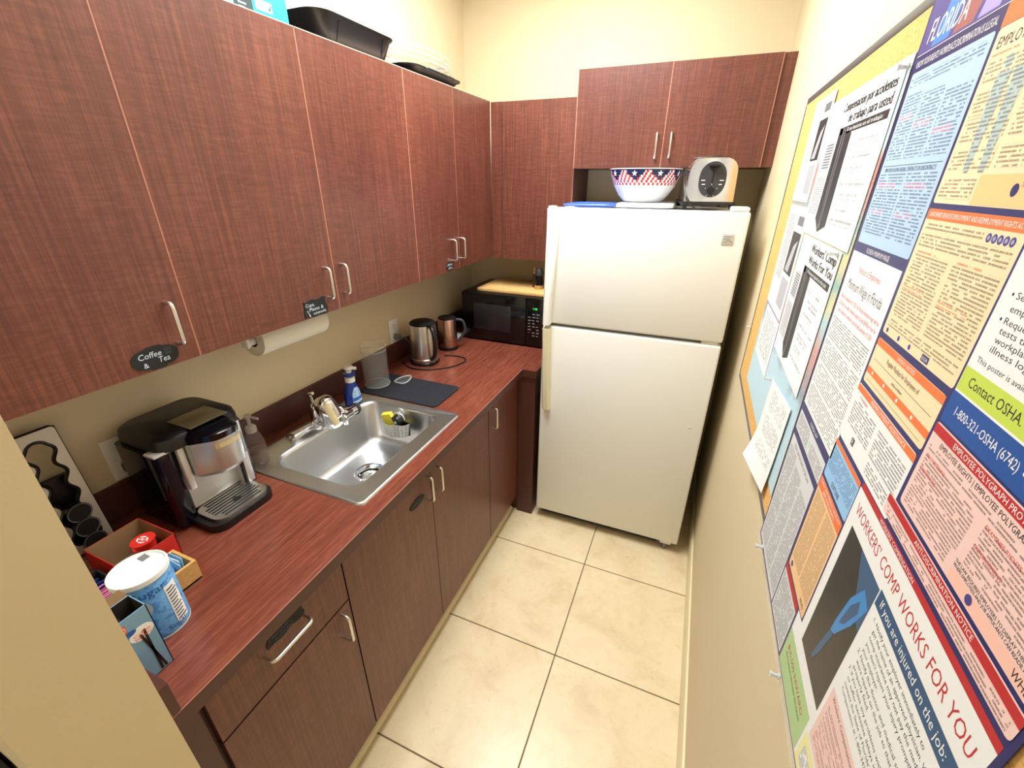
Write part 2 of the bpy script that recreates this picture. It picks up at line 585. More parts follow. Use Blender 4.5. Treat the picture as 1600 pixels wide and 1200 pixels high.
sign(drw, wavy_rect(0.10, 0.031), (XB, -0.288, 0.829), s4)
d = door_x('door', t, -0.474, -0.107, 0.105, 0.705, XB, edge=W_DARK)
handle((XB, -0.143, 0.592), (XB, -0.143, 0.69), X, 0.028, d)
t = base(-0.104, 0.803, 'wide two-door cherry base cabinet below the steel sink')
d = door_x('door', t, -0.103, 0.327, 0.105, 0.872, XB, edge=W_DARK)
handle((XB, 0.297, 0.742), (XB, 0.297, 0.842), X, 0.028, d)
def s5(mb, o):
    squig(mb, o, -0.028, -0.006, 0.052, 0.012, 5, CHALKD, 0.0016)
sign(d, ellipse(0.042, 0.0165), (XB, 0.237, 0.776), s5)
d = door_x('door', t, 0.3295, 0.8015, 0.105, 0.872, XB, edge=W_DARK)
handle((XB, 0.360, 0.742), (XB, 0.360, 0.842), X, 0.028, d)
t = base(0.805, 1.165, 'narrow one-door cherry base cabinet at the inner corner')
d = door_x('door', t, 0.806, 1.155, 0.105, 0.872, XB, edge=W_DARK)
handle((XB, 0.836, 0.742), (XB, 0.836, 0.842), X, 0.028, d)
t = thing('base_cabinet', 'cherry base panel under the microwave beside the refrigerator', 'cabinet', (0.4, 1.5, 0))
mb = MB(); mb.box((0.001, 1.168, 0.0), (0.715, DY - 0.001, 0.874), W_DARK); mb.build('body', t, smooth=False)
mb = MB(); mb.box((0.622, 1.156, 0.0), (0.715, 1.1675, 0.872), W_DARK); mb.build('front_panel', t, smooth=False)

# countertop
CT, CB = 0.913, 0.875
CD, CY2 = 0.648, 1.1433
t = thing('countertop', 'L-shaped cherry laminate countertop around the sink and microwave', 'countertop', (0.3, 0.6, CB))
xs = [0.0, 0.105, 0.567, CD, 0.722]
ys = [-0.529, 0.045, 0.595, CY2, DY]
fill = set()
for i in range(4):
    for j in range(4):
        if i == 3 and j < 3: continue
        if i == 1 and j == 1: continue
        fill.add((i, j))
mb = MB()
vc = {}
def cv(i, j, z):
    k = (i, j, z)
    if k not in vc: vc[k] = mb.v((xs[i], ys[j], z))
    return vc[k]
for i, j in fill:
    mb.f([cv(i, j, CT), cv(i + 1, j, CT), cv(i + 1, j + 1, CT), cv(i, j + 1, CT)], W_COUNTER)
    mb.f([cv(i, j, CB), cv(i, j + 1, CB), cv(i + 1, j + 1, CB), cv(i + 1, j, CB)], W_COUNTER)
    for di, dj, a, b2 in ((1, 0, (1, 0), (1, 1)), (-1, 0, (0, 1), (0, 0)), (0, 1, (1, 1), (0, 1)), (0, -1, (0, 0), (1, 0))):
        if (i + di, j + dj) not in fill:
            mb.f([cv(i + a[0], j + a[1], CB), cv(i + b2[0], j + b2[1], CB), cv(i + b2[0], j + b2[1], CT), cv(i + a[0], j + a[1], CT)], W_DARK)
mb.build('worktop', t, smooth=False)
for a_, b_, lab in (((0.001, -0.51, CT), (0.018, DY - 0.02, 1.012), 'long dark cherry backsplash along the wall behind the sink'),
                   ((0.001, DY - 0.0185, CT), (0.722, DY - 0.001, 1.012), 'short dark cherry backsplash behind the microwave'),
                   ((0.001, -0.5285, CT), (CD, -0.5115, 0.99), 'dark cherry end splash against the beige wing wall')):
    mb = MB(); mb.box(a_, b_, W_DARK, 0.001, seg=1)
    tag(mb.build('backsplash', origin=((a_[0] + b_[0]) / 2, (a_[1] + b_[1]) / 2, CT), smooth=False), lab, 'backsplash')
mb = MB(); mb.box((CD - 0.0012, -0.529, CT - 0.0004), (CD + 0.0006, CY2, CT + 0.0003), EDGE); mb.build('edge_seam', t, smooth=False)
# ------------------------------------------------------------------ sink, faucet
t = thing('kitchen_sink', 'single-bowl stainless drop-in sink set in the cherry countertop', 'sink', (0.34, 0.32, CT))
mb = MB()
def lp(x0, y0, x1, y1, r, z): return [(p[0], p[1], z) for p in rrect(x0, y0, x1, y1, r, 8)]
ox0, oy0, ox1, oy1 = 0.082, 0.027, 0.588, 0.612
bx0, by0, bx1, by1 = 0.168, 0.084, 0.520, 0.580
loops = [lp(ox0, oy0, ox1, oy1, 0.022, CT + 0.0004), lp(ox0 + .002, oy0 + .002, ox1 - .002, oy1 - .002, 0.02, CT + 0.005),
         lp(ox0 + .006, oy0 + .006, ox1 - .006, oy1 - .006, 0.018, CT + 0.0062), lp(ox0 + .013, oy0 + .013, ox1 - .013, oy1 - .013, 0.014, CT + 0.004),
         lp(bx0 - .006, by0 - .006, bx1 + .006, by1 + .006, 0.062, CT + 0.0035), lp(bx0, by0, bx1, by1, 0.06, CT + 0.001),
         lp(bx0 + .006, by0 + .006, bx1 - .006, by1 - .006, 0.058, CT - 0.012), lp(bx0 + .022, by0 + .022, bx1 - .022, by1 - .022, 0.056, 0.765),
         lp(bx0 + .034, by0 + .034, bx1 - .034, by1 - .034, 0.052, 0.748), lp(bx0 + .055, by0 + .055, bx1 - .055, by1 - .055, 0.045, 0.742)]
dc = (0.325, 0.352)
n = len(loops[0])
def dring(r, z):
    base_pts = loops[-1] if False else rrect(bx0 + .055, by0 + .055, bx1 - .055, by1 - .055, 0.045, 8)
    out = []
    for p in base_pts:
        a = math.atan2(p[1] - dc[1], p[0] - dc[0])
        out.append((dc[0] + r * math.cos(a), dc[1] + r * math.sin(a), z))
    return out
loops.append(dring(0.058, 0.738))
mb.loft(loops, STEELS)
mb.recalc = True
sb = mb.build('basin', t, angle=60)
mb = MB()
mb.lathe((dc[0], dc[1], 0.738), [(0.0585, 0.0), (0.056, 0.003), (0.047, 0.0015), (0.042, -0.006), (0.040, -0.02), (0.0, -0.02)], CHROME, 32, cap0=False, cap1=False)
dr = mb.build('drain', t)
mb = MB()
mb.lathe((dc[0], dc[1], 0.7185), [(0.032, 0.0), (0.032, 0.006), (0.02, 0.009), (0.0075, 0.009), (0.0075, 0.016), (0.0, 0.017)], BLACK, 24, mats=[BLACK, STEEL, STEEL, STEEL, STEEL])
mb.build('strainer', dr)

FZ = CT + 0.0045
t = thing('faucet', 'chrome kitchen faucet with a tap-mounted water filter behind the sink bowl', 'faucet', (0.115, 0.34, FZ))
mb = MB()
pl = rrect(0.092, 0.205, 0.142, 0.475, 0.02, 6)
mb.loft([[(p[0], p[1], FZ) for p in pl], [(p[0], p[1], FZ + 0.008) for p in pl], [(0.117 + (p[0] - 0.117) * 0.8, 0.34 + (p[1] - 0.34) * 0.96, FZ + 0.013) for p in pl]], CHROME, True, True, True)
mb.build('deck_plate', t)
mb = MB()
mb.lathe((0.115, 0.345, FZ + 0.012), [(0.026, 0), (0.024, 0.02), (0.020, 0.045), (0.019, 0.06), (0.012, 0.068), (0, 0.07)], CHROME, 24)
mb.build('valve_body', t)
mb = MB()
mb.tube([(0.112, 0.345, FZ + 0.075), (0.105, 0.345, FZ + 0.095), (0.103, 0.344, FZ + 0.118), (0.120, 0.343, FZ + 0.124)], [0.008, 0.007, 0.007, 0.006], CHROME, 12)
mb.build('lever', t)
mb = MB()
sp = catmull([(0.115, 0.335, FZ + 0.03), (0.15, 0.30, FZ + 0.038), (0.185, 0.275, FZ + 0.045)], 6)
mb.tube(catmull([(0.128, 0.352, FZ + 0.05), (0.165, 0.365, FZ + 0.062), (0.205, 0.378, FZ + 0.06), (0.215, 0.382, FZ + 0.035)], 6), 0.0105, CHROME, 14)
mb.build('spout', t)
mb = MB()
mb.box((0.125, 0.205, FZ + 0.016), (0.15, 0.312, FZ + 0.03), CHROME, 0.004)
mb.build('side_bar', t)
# filter: tilted capsule body with a cross tube
ax = Vector((0.30, 0.16, -1.0)).normalized()
fwd = Vector((0.80, -0.45, 0.30)); fwd = (fwd - ax * fwd.dot(ax)).normalized()
sd = ax.cross(fwd)
fc = Vector((0.213, 0.318, FZ + 0.078))
Tm = Matrix((sd, fwd, ax)).transposed().to_4x4(); Tm.translation = fc
ft = thing('water_filter', 'chrome capsule water filter with beige label clipped on the faucet spout', 'water filter', fc)
mb = MB(Tm)
prof = [(0.0, -0.066), (0.020, -0.063), (0.032, -0.053), (0.037, -0.036), (0.038, 0.0), (0.037, 0.036), (0.032, 0.053), (0.020, 0.063), (0.0, 0.066)]
mb.lathe((0, 0, 0), prof, CHROME, 28, cap0=False, cap1=False)
mb.build('filter_body', ft)
mb = MB(Tm)
for k in range(3):
    a0, a1 = R(66 + 12 * k), R(66 + 12 * (k + 1))
    mb.poly([(0.0392 * math.cos(a0), 0.0392 * math.sin(a0), 0.045), (0.0392 * math.cos(a1), 0.0392 * math.sin(a1), 0.045), (0.0392 * math.cos(a1), 0.0392 * math.sin(a1), -0.04), (0.0392 * math.cos(a0), 0.0392 * math.sin(a0), -0.04)], pm('filter_label', (206, 192, 150), 0.5))
mb.build('label_strip', ft)
mb = MB()
mb.rod((0.215, 0.365, FZ + 0.03), (0.205, 0.415, FZ + 0.024), 0.024, 0.024, CHROME, 20)
mb.rod((0.205, 0.415, FZ + 0.024), (0.202, 0.452, FZ + 0.020), 0.018, 0.020, CHROME, 20)
mb.rod((0.202, 0.452, FZ + 0.020), (0.200, 0.466, FZ + 0.020), 0.024, 0.022, DGREY, 20)
mb.rod((0.200, 0.466, FZ + 0.020), (0.199, 0.476, FZ + 0.020), 0.008, 0.008, CHROME, 12)
mb.lathe((0.213, 0.384, FZ + 0.03), [(0.014, -0.035), (0.016, -0.01), (0.016, 0.02), (0.013, 0.026)], CHROME, 16)
mb.build('tap_adapter', ft)

# ------------------------------------------------------------------ refrigerator (local frame: x from left, y into depth)
FP = Vector((0.7420, 1.1530, 0.0)); FA = 0.010; FW = 0.7695
t = thing('refrigerator', 'white top-freezer refrigerator standing against the back wall', 'refrigerator', FP, FA, local=True)
mb = MB()
mb.box((0.004, 0.062, 0.03), (FW - 0.004, 0.66, 1.655), FRIDGE, 0.006)
mb.build('body', t)
mb = MB()
mb.box((0.0, 0.0, 1.164), (FW, 0.058, 1.663), FRIDGE, 0.009, seg=3)
fd = mb.build('freezer_door', t)
mb = MB()
mb.box((0.0, 0.0, 0.062), (FW, 0.058, 1.150), FRIDGE, 0.009, seg=3)
rd = mb.build('fridge_door', t)
mb = MB(); mb.box((0.01, 0.03, 1.150), (FW - 0.01, 0.062, 1.164), GREY); mb.build('door_gasket', t)
def lofth(parent, secs, mt):
    mb = MB()
    loops = []
    for z, x0, x1, p in secs:
        loops.append([(x0, 0.001, z), (x1, 0.001, z), (x1, -p * 0.8, z), (x1 - 0.006, -p, z), (x0 + 0.006, -p, z), (x0, -p * 0.8, z)])
    mb.loft(loops, mt, True, True, True)
    return mb.build('handle', parent)
lofth(fd, [(1.655, 0.004, 0.062, 0.003), (1.58, 0.006, 0.060, 0.012), (1.45, 0.008, 0.054, 0.026), (1.30, 0.010, 0.046, 0.038), (1.20, 0.011, 0.043, 0.044), (1.166, 0.011, 0.044, 0.045)], FRIDGE)
lofth(rd, [(1.146, 0.011, 0.044, 0.045), (1.06, 0.013, 0.046, 0.043), (0.90, 0.016, 0.050, 0.040), (0.78, 0.020, 0.054, 0.034), (0.722, 0.022, 0.056, 0.028), (0.716, 0.022, 0.056, 0.020)], CREAM)
mb = MB()
mb.box((0.690, -0.0025, 1.547), (0.731, 0.002, 1.588), SILVER, 0.0012)
for z, w in ((1.577, 0.03), (1.569, 0.022)):
    mb.box((0.695, -0.0032, z), (0.695 + w, -0.002, z + 0.002), GREY)
mb.tube([(0.700, -0.003, 1.558), (0.708, -0.003, 1.564), (0.718, -0.003, 1.563), (0.726, -0.003, 1.556)], 0.0012, GREY, 6)
mb.build('badge', fd)
mb = MB(); mb.lathe((0, 0, 0), [(0.006, 0), (0.006, 0.003), (0.0, 0.004)], CREAM, 12)
bmesh.ops.transform(mb.bm, matrix=Matrix.Translation((0.714, 0.001, 0.755)) @ Matrix.Rotation(R(90), 4, 'X'), verts=mb.bm.verts[:])
mb.build('plug_button', rd)
mb = MB(); mb.box((0.700, 0.006, 1.663), (0.764, 0.082, 1.679), FRIDGE, 0.006); mb.build('hinge_cover', t)
mb = MB(); mb.box((0.004, 0.006, 1.663), (0.03, 0.05, 1.668), FRIDGE, 0.002); mb.build('corner_cap', t)
mb = MB(); mb.box((0.69, 0.012, 1.150), (0.755, 0.05, 1.163), NICKEL, 0.002); mb.build('center_hinge', t)
mb = MB()
mb.box((0.02, 0.045, 0.012), (FW - 0.02, 0.062, 0.060), GREY)
for k in range(3):
    mb.box((0.03, 0.040, 0.018 + k * 0.013), (FW - 0.10, 0.046, 0.024 + k * 0.013), DGREY)
mb.build('base_grille', t)
mb = MB(); mb.box((FW - 0.085, 0.008, 0.045), (FW - 0.03, 0.05, 0.062), WHITE, 0.003); mb.rod((FW - 0.06, 0.03, 0.0), (FW - 0.06, 0.03, 0.05), 0.012, 0.012, GREY); mb.build('bottom_hinge', t)
for fx, fy in ((0.05, 0.12), (0.72, 0.60), (0.05, 0.60)):
    mb = MB(); mb.rod((fx, fy, 0.0), (fx, fy, 0.04), 0.018, 0.014, BLACK); mb.build('foot', t)

# ------------------------------------------------------------------ things on the countertop
# coffee maker
t = thing('coffee_maker', 'black and silver pod coffee maker beside the sink', 'coffee maker', (0.18, -0.12, CT))
TANK = pm('smoky_water_tank', (10, 10, 22), 0.08, alpha=0.93)
mb = MB()
pts = rrect(0.045, -0.205, 0.322, -0.022, 0.035, 6)
mb.loft([[(p[0], p[1], CT) for p in pts], [(p[0], p[1], CT + 0.022) for p in pts]], BLACK, True, True, True)
mb.box((0.05, -0.19, CT + 0.02), (0.205, -0.012, 1.165), SILVER, 0.012)
mb.box((0.14, -0.046, CT + 0.021), (0.234, -0.010, 1.152), SILVER, 0.008)
mb.build('body', t)
mb = MB()
pts = rrect(0.04, -0.222, 0.245, -0.006, 0.045, 6)
mb.loft([[(p[0], p[1], 1.150) for p in pts], [(p[0], p[1], 1.166) for p in pts], [(0.14 + (p[0] - 0.14) * 0.97, -0.11 + (p[1] + 0.11) * 0.97, 1.180) for p in pts], [(0.14 + (p[0] - 0.14) * 0.86, -0.11 + (p[1] + 0.11) * 0.86, 1.188) for p in pts]], BLACK, True, True, True)
mb.build('top_lid', t)
mb = MB()
hp = [(0.19, -0.168), (0.215, -0.168), (0.240, -0.167), (0.250, -0.164), (0.270, -0.145), (0.288, -0.127), (0.293, -0.118), (0.296, -0.100), (0.297, -0.085), (0.294, -0.068), (0.289, -0.058), (0.276, -0.052), (0.262, -0.048), (0.24, -0.047), (0.19, -0.047)]
mb.loft([[(0.19 + (a - 0.19) * 0.86, -0.1 + (c + 0.1) * 0.88, 1.045) for a, c in hp], [(0.19 + (a - 0.19) * 0.95, c, 1.058) for a, c in hp], [(a, c, 1.10) for a, c in hp], [(a, c, 1.150) for a, c in hp]], pm('brew_head_silver', (196, 196, 194), 0.3, 0.75), True, True, True)
mb.build('brew_head', t, angle=25)
mb = MB()
mb.loft([[(a * 1.0, c, 1.150) for a, c in hp], [(0.19 + (a - 0.19) * 1.02, c * 1.0, 1.168) for a, c in hp], [(0.19 + (a - 0.19) * 0.85, -0.1 + (c + 0.1) * 0.85, 1.180) for a, c in hp]], BLACKG, True, True, True)
mb.build('head_cap', t)
mb = MB()
mb.box((0.16, -0.150, 1.1885), (0.252, -0.050, 1.191), pm('lid_inset', (110, 98, 72), 0.25, 0.5), 0.001)
mb.build('lid_plate', t)
mb = MB()
for k in range(5, 10):
    a, c = hp[k], hp[k + 1]
    mb.poly([(a[0] + .0006, a[1], 1.126), (c[0] + .0006, c[1], 1.126), (c[0] + .0006, c[1], 1.140), (a[0] + .0006, a[1], 1.140)], pm('head_band', (206, 190, 146), 0.4, 0.3))
mb.build('front_band', t)
mb = MB()
pts = rrect(0.055, -0.232, 0.225, -0.182, 0.018, 5)
mb.loft([[(p[0], p[1], CT + 0.012) for p in pts], [(p[0], p[1], 1.148) for p in pts]], TANK, True, True, True)
mb.build('water_tank', t)
mb = MB()
mb.box((0.19, -0.236, 1.146), (0.232, -0.165, 1.153), SILVER, 0.003)
mb.box((0.222, -0.186, 1.02), (0.236, -0.170, 1.153), SILVER, 0.003)
mb.build('tank_trim', t)
mb = MB()
pts = rrect(0.205, -0.188, 0.313, -0.030, 0.03, 6)
mb.loft([[(p[0], p[1], CT + 0.022) for p in pts], [(p[0], p[1], CT + 0.030) for p in pts]], STEEL, True, True, True)
tr = mb.build('drip_tray', t)
mb = MB()
for k in range(8):
    x = 0.214 + k * 0.0118
    e = 0.0 if 1 < k < 6 else 0.012
    mb.box((x, -0.176 + e, CT + 0.0298), (x + 0.005, -0.042 - e, CT + 0.0306), BLACKM)
mb.rod((0.268, -0.105, CT + 0.0298), (0.268, -0.105, CT + 0.0312), 0.011, 0.011, BLACK)
mb.build('grille_slot', tr, smooth=False)['kind'] = 'stuff'
mb = MB()
for k in range(3):
    mb.rod((0.2341, -0.029, 1.11 - k * 0.022), (0.2355, -0.029, 1.09 - k * 0.022), 0.008, 0.008, GREY)
mb.build('buttons', t)

# coffee pod rack with wavy slots
t = thing('pod_rack', 'white coffee pod rack with wavy black-rimmed slots leaning by the wall', 'pod rack', (0.05, -0.39, CT))
def wave_slot(yc, z0, z1):
    pts = []
    nz = 60
    pitch = 0.058
    for i in range(nz + 1):
        z = z0 + (z1 - z0) * i / nz
        pts.append((yc + 0.0215 + 0.0062 * math.sin(2 * math.pi * (z - z0) / pitch), z))
    for i in range(1, 8):
        a = math.pi * i / 8
        pts.append((yc + 0.0215 * math.cos(a), z1 + 0.0215 * math.sin(a)))
    for i in range(nz, -1, -1):
        z = z0 + (z1 - z0) * i / nz
        pts.append((yc - 0.0215 - 0.0062 * math.sin(2 * math.pi * (z - z0) / pitch), z))
    return pts
def rk(p, dx=0.0):
    return (0.034 + (1.24 - p[1]) * 0.10 + dx, p[0], p[1])
mb = MB()
slots = [wave_slot(-0.352, 0.94, 1.194), wave_slot(-0.430, 0.94, 1.194)]
edges = []
outer = rrect(-0.470, CT + 0.002, -0.308, 1.238, 0.008, 3)
for loop in [outer] + slots:
    vs = [mb.v(rk(p)) for p in loop]
    for i in range(len(vs)):
        edges.append(mb.bm.edges.new((vs[i], vs[(i + 1) % len(vs)])))
bmesh.ops.triangle_fill(mb.bm, use_beauty=True, edges=edges)
mb.mi(pm('rack_white', (222, 216, 206), 0.4))
bmesh.ops.solidify(mb.bm, geom=mb.bm.faces[:], thickness=0.003)
mb.build('face_plate', t, smooth=False)
for s in slots:
    mb = MB(); mb.tube([rk(p, 0.001) for p in s], 0.0042, BLACK, 6, closed=True); mb.build('slot_rim', t)
mb = MB(); mb.tube([rk((-0.308, CT + 0.004)), rk((-0.308, 1.236)), rk((-0.316, 1.240)), rk((-0.468, 1.240))], 0.0028, BLACK, 6); mb.build('edge_strip', t)
mb = MB(); mb.box((0.022, -0.468, CT), (0.032, -0.312, CT + 0.2), BLACK); mb.build('back_panel', t)
pod0 = None
for yc, zs in ((-0.352, (0.948, 0.990, 1.032)), (-0.430, (0.948, 0.990, 1.032, 1.074, 1.116, 1.158))):
    for z in zs:
        px = rk((yc, z))[0]
        if pod0 is None:
            mb = MB()
            mb.rod((-0.004, 0, 0), (0.026, 0, 0), 0.0175, 0.0205, BLACK, 20)
            mb.rod((0.026, 0, 0), (0.0285, 0, 0), 0.0245, 0.0245, BLACKM, 20)
            mb.lathe((0, 0, 0), [(0.0215, 0), (0.0235, 0.0008), (0.0235, 0)], GREY, 20, cap0=False, cap1=False)
            bmesh.ops.rotate(mb.bm, verts=mb.bm.verts[-60:], cent=(0, 0, 0), matrix=Matrix.Rotation(R(90), 3, 'Y'))
            bmesh.ops.translate(mb.bm, verts=mb.bm.verts[-60:], vec=(0.0287, 0, 0))
            o = pod0 = mb.build('coffee_pod')
        else:
            o = bpy.data.objects.new('coffee_pod', pod0.data); COL.objects.link(o)
        o.location = (px + 0.006, yc, z)
        tag(o, 'black coffee pod seated in the wavy rack slot', 'coffee pod', 'black coffee pods in the rack')

# red cardboard box with red pods
t = thing('pod_box', 'open red cardboard box with brown inside holding red pods', 'box', (0.248, -0.345, CT))
def open_box(x0, y0, x1, y1, z0, z1, outm, inm, th=0.0016):
    mb = MB()
    for a, b, ax in (((x0, y0, z0), (x0 + th, y1, z1), 0), ((x1 - th, y0, z0), (x1, y1, z1), 0), ((x0, y0, z0), (x1, y0 + th, z1), 1), ((x0, y1 - th, z0), (x1, y1, z1), 1)):
        mb.box(a, b, outm)
    mb.box((x0, y0, z0), (x1, y1, z0 + th), inm)
    e = th + 0.0002
    zi = z0 + th
    for q in ([(x0 + e, y0 + e, zi), (x0 + e, y1 - e, zi), (x0 + e, y1 - e, z1), (x0 + e, y0 + e, z1)], [(x1 - e, y0 + e, zi), (x1 - e, y1 - e, zi), (x1 - e, y1 - e, z1), (x1 - e, y0 + e, z1)],
              [(x0 + e, y0 + e, zi), (x1 - e, y0 + e, zi), (x1 - e, y0 + e, z1), (x0 + e, y0 + e, z1)], [(x0 + e, y1 - e, zi), (x1 - e, y1 - e, zi), (x1 - e, y1 - e, z1), (x0 + e, y1 - e, z1)]):
        mb.poly(q, inm)
    return mb
open_box(0.178, -0.402, 0.316, -0.289, CT, 0.995, RED, CARD).build('carton', t, smooth=False)
mb = MB(); mb.prism([(0.0, 0.0), (0.014, 0.0), (0.007, 0.014)], (0.3164, -0.306, 0.93), Y, Z, 0.0006, PAPER); mb.build('printed_mark', t, smooth=False)
REDP = pm('red_pod_lid', (206, 44, 38), 0.35)
for k, (px, py, pz, tx, ty) in enumerate(((0.272, -0.332, 0.9985, 0.05, -0.04), (0.287, -0.319, 0.9560, 0, 0), (0.287, -0.371, 0.9560, 0, 0), (0.235, -0.319, 0.9560, 0, 0))):
    mb = MB()
    mb.lathe((0, 0, -0.04), [(0.017, 0), (0.0215, 0.036), (0.0245, 0.037), (0.0245, 0.040), (0.0, 0.040)], REDP, 24, cap1=False)
    if k == 0:
        for j in range(20):
            a0, a1 = 2 * math.pi * j / 20, 2 * math.pi * (j + 1) / 20
            if j % 5 == 4: continue
            mb.poly([(0.015 * math.cos(a0), 0.010 * math.sin(a0), 0.0004), (0.015 * math.cos(a1), 0.010 * math.sin(a1), 0.0004), (0.012 * math.cos(a1), 0.007 * math.sin(a1), 0.0004), (0.012 * math.cos(a0), 0.007 * math.sin(a0), 0.0004)], PAPER)
        mb.stroke([(-0.008, -0.003), (-0.003, 0.004), (0.001, -0.003), (0.006, 0.004)], (0, 0, 0.0005), X, Y, 0.0022, PAPER)
    o = mb.build('red_pod')
    o.location = (px, py, pz); o.rotation_euler = (tx, ty, 0.4 * k)
    tag(o, 'red pod with a white round logo lying uppermost in the red box' if k == 0 else 'plain red pod lying in the open red box', 'coffee pod', None if k == 0 else 'plain red pods in the box')

# bamboo tray with blue packets
BAMB = wood_mat('bamboo', (8, 120, 120), (40, 40, 40), (196, 148, 84), (210, 164, 98), (222, 180, 114), 0.45)
t = thing('bamboo_tray', 'small square bamboo tray holding light blue sweetener packets', 'tray', (0.365, -0.345, CT))
mb = MB()
bx = (0.326, -0.376, 0.408, -0.308)
for a, b in (((bx[0], bx[1]), (bx[0] + .007, bx[3])), ((bx[2] - .007, bx[1]), (bx[2], bx[3])), ((bx[0] + .007, bx[1]), (bx[2] - .007, bx[1] + .007)), ((bx[0] + .007, bx[3] - .007), (bx[2] - .007, bx[3]))):
    mb.box((a[0], a[1], CT), (b[0], b[1], 0.968), BAMB, 0.0008, seg=1)
mb.box((bx[0], bx[1], CT), (bx[2], bx[3], CT + 0.006), BAMB)
mb.build('tray_body', t, smooth=False)
BLUEP = pm('blue_packet', (150, 198, 232), 0.5)
for k in range(9):
    mb = MB()
    mb.box((-0.026, -0.0011, 0.0), (0.026, 0.0011, 0.050), BLUEP if k % 3 else PAPER, 0.0004, seg=1)
    mb.box((-0.02, -0.0014, 0.012), (0.02, -0.0011, 0.034), pm('packet_print', (100, 160, 216), 0.5))
    o = mb.build('sweetener_packet', smooth=False)
    o.location = (0.365 + random.uniform(-.003, .003), -0.362 + k * 0.0042, CT + 0.014)
    o.rotation_euler = (random.uniform(-.12, .05), random.uniform(-.12, .12), random.uniform(-.06, .06))
    tag(o, 'light blue sweetener packet standing in the bamboo tray', 'sweetener packet', 'packets in the bamboo tray')

# sugar canister
t = thing('sugar_canister', 'round blue cardboard sugar canister with white lid', 'canister', (0.445, -0.418, CT))
SB = pm('sugar_blue', (92, 150, 204), 0.5)
nt, N, L, b = nodes_of(SB)
L.new(ramp(nt, noise(nt, scaled_pos(nt, (1, 1, 1)), 60.0, 3.0), [(0.4, (98, 160, 214)), (0.5, (110, 172, 224)), (0.62, (74, 134, 196))]), b.inputs['Base Color'])
cc = Vector((0.447, -0.418, CT)); cr = 0.047
mb = MB()
mb.lathe(cc, [(cr - .001, 0), (cr, 0.002), (cr, 0.006), (cr, 0.148), (cr - .001, 0.15)], SB, 40, mats=[PAPER, PAPER, SB, SB])
mb.build('can_body', t)
mb = MB()
mb.lathe(cc, [(cr + .0012, 0.146), (cr + .0012, 0.157), (cr - .002, 0.158), (cr - .004, 0.155), (0, 0.155)], PAPER, 40, cap0=False, cap1=False)
lid = mb.build('lid', t)
mb = MB(); mb.box((cc.x - 0.030, cc.y + 0.016, CT + 0.1553), (cc.x - 0.012, cc.y + 0.030, CT + 0.1562), GREY); mb.build('pour_flap', lid, smooth=False)
def on_can(mb, a0, a1, z0, z1, mt, r=cr + 0.0005, k=8):
    for i in range(k):
        b0, b1 = R(a0 + (a1 - a0) * i / k), R(a0 + (a1 - a0) * (i + 1) / k)
        mb.poly([(cc.x + r * math.cos(b0), cc.y + r * math.sin(b0), CT + z0), (cc.x + r * math.cos(b1), cc.y + r * math.sin(b1), CT + z0), (cc.x + r * math.cos(b1), cc.y + r * math.sin(b1), CT + z1), (cc.x + r * math.cos(b0), cc.y + r * math.sin(b0), CT + z1)], mt)
DBLUE = pm('deep_blue_print', (38, 92, 166), 0.5)
NAVYT = pm('dark_ink', (40, 44, 60), 0.6)
def can_text(mb, s, a0, z, h, mt, r=cr + 0.0009):
    verts, faces, (x0, x1) = text_mesh(s)
    sc = h / 0.69
    vs = []
    for p in verts:
        a = R(a0) + (p[0] - x0) * sc / r
        vs.append(mb.v((cc.x + r * math.cos(a), cc.y + r * math.sin(a), CT + z + p[1] * sc)))
    for fa in faces: mb.f([vs[i] for i in fa], mt)
mb = MB()
on_can(mb, 8, 40, 0.018, 0.118, PAPER)
for k in range(11):
    on_can(mb, 11, 37 - (k * 7 % 9), 0.026 + k * 0.008, 0.029 + k * 0.008, NAVYT, cr + 0.0009, 4)
can_text(mb, 'Sugar', -52, 0.118, 0.018, DBLUE)
can_text(mb, 'Sugar', -14, 0.016, 0.012, DBLUE)
for i in range(24):
    a0, a1 = 2 * math.pi * i / 24, 2 * math.pi * (i + 1) / 24
    rr = cr + 0.0006
    def cp(a, k): 
        ang = R(-42) + 0.016 * k * math.cos(a) / rr
        return (cc.x + rr * math.cos(ang), cc.y + rr * math.sin(ang), CT + 0.092 + 0.020 * k * math.sin(a))
    mb.poly([cp(a0, 0), cp(a0, 1), cp(a1, 1)], pm('badge_grey', (196, 200, 200), 0.5))
mb.recalc = False
mb.build('printed_label', t, smooth=False)

# coffee stirrer carton
t = thing('stirrer_box', 'slim open blue carton of black coffee stirrers by the wing wall', 'box', (0.523, -0.485, CT))
STB = pm('stirrer_blue', (120, 164, 196), 0.5)
STK = pm('stirrer_carton_in', (40, 32, 26), 0.9)
sx0, sx1, sy0, sy1, sz = 0.497, 0.546, -0.509, -0.4605, 1.070
open_box(sx0, sy0, sx1, sy1, CT, sz, STB, STK).build('carton', t, smooth=False)
fx = sx1 + 0.0005
mb = MB()
OR = pm('orange_red_print', (226, 92, 60), 0.5)
mb.box((sx1, sy0, 1.042), (fx, sy0 + 0.011, 1.060), OR)
mb.text('50', (fx + .0004, sy0 + 0.001, 1.046), Y, Z, 0.010, PAPER, 0.009)
mb.prism([(p[0] * 1.0, p[1] * 1.0) for p in ellipse(0.019, 0.015)], (sx1, -0.482, 1.022), Y, Z, 0.0004, PAPER)
mb.prism(ellipse(0.010, 0.0055), (fx, -0.497, 1.036), Y, Z, 0.0004, DBLUE)
for k, s in enumerate(('Coffee', 'Stirrers')):
    mb.text(s, (fx + .0006, -0.495, 1.020 - k * 0.008), Y, Z, 0.006, OR, 0.026)
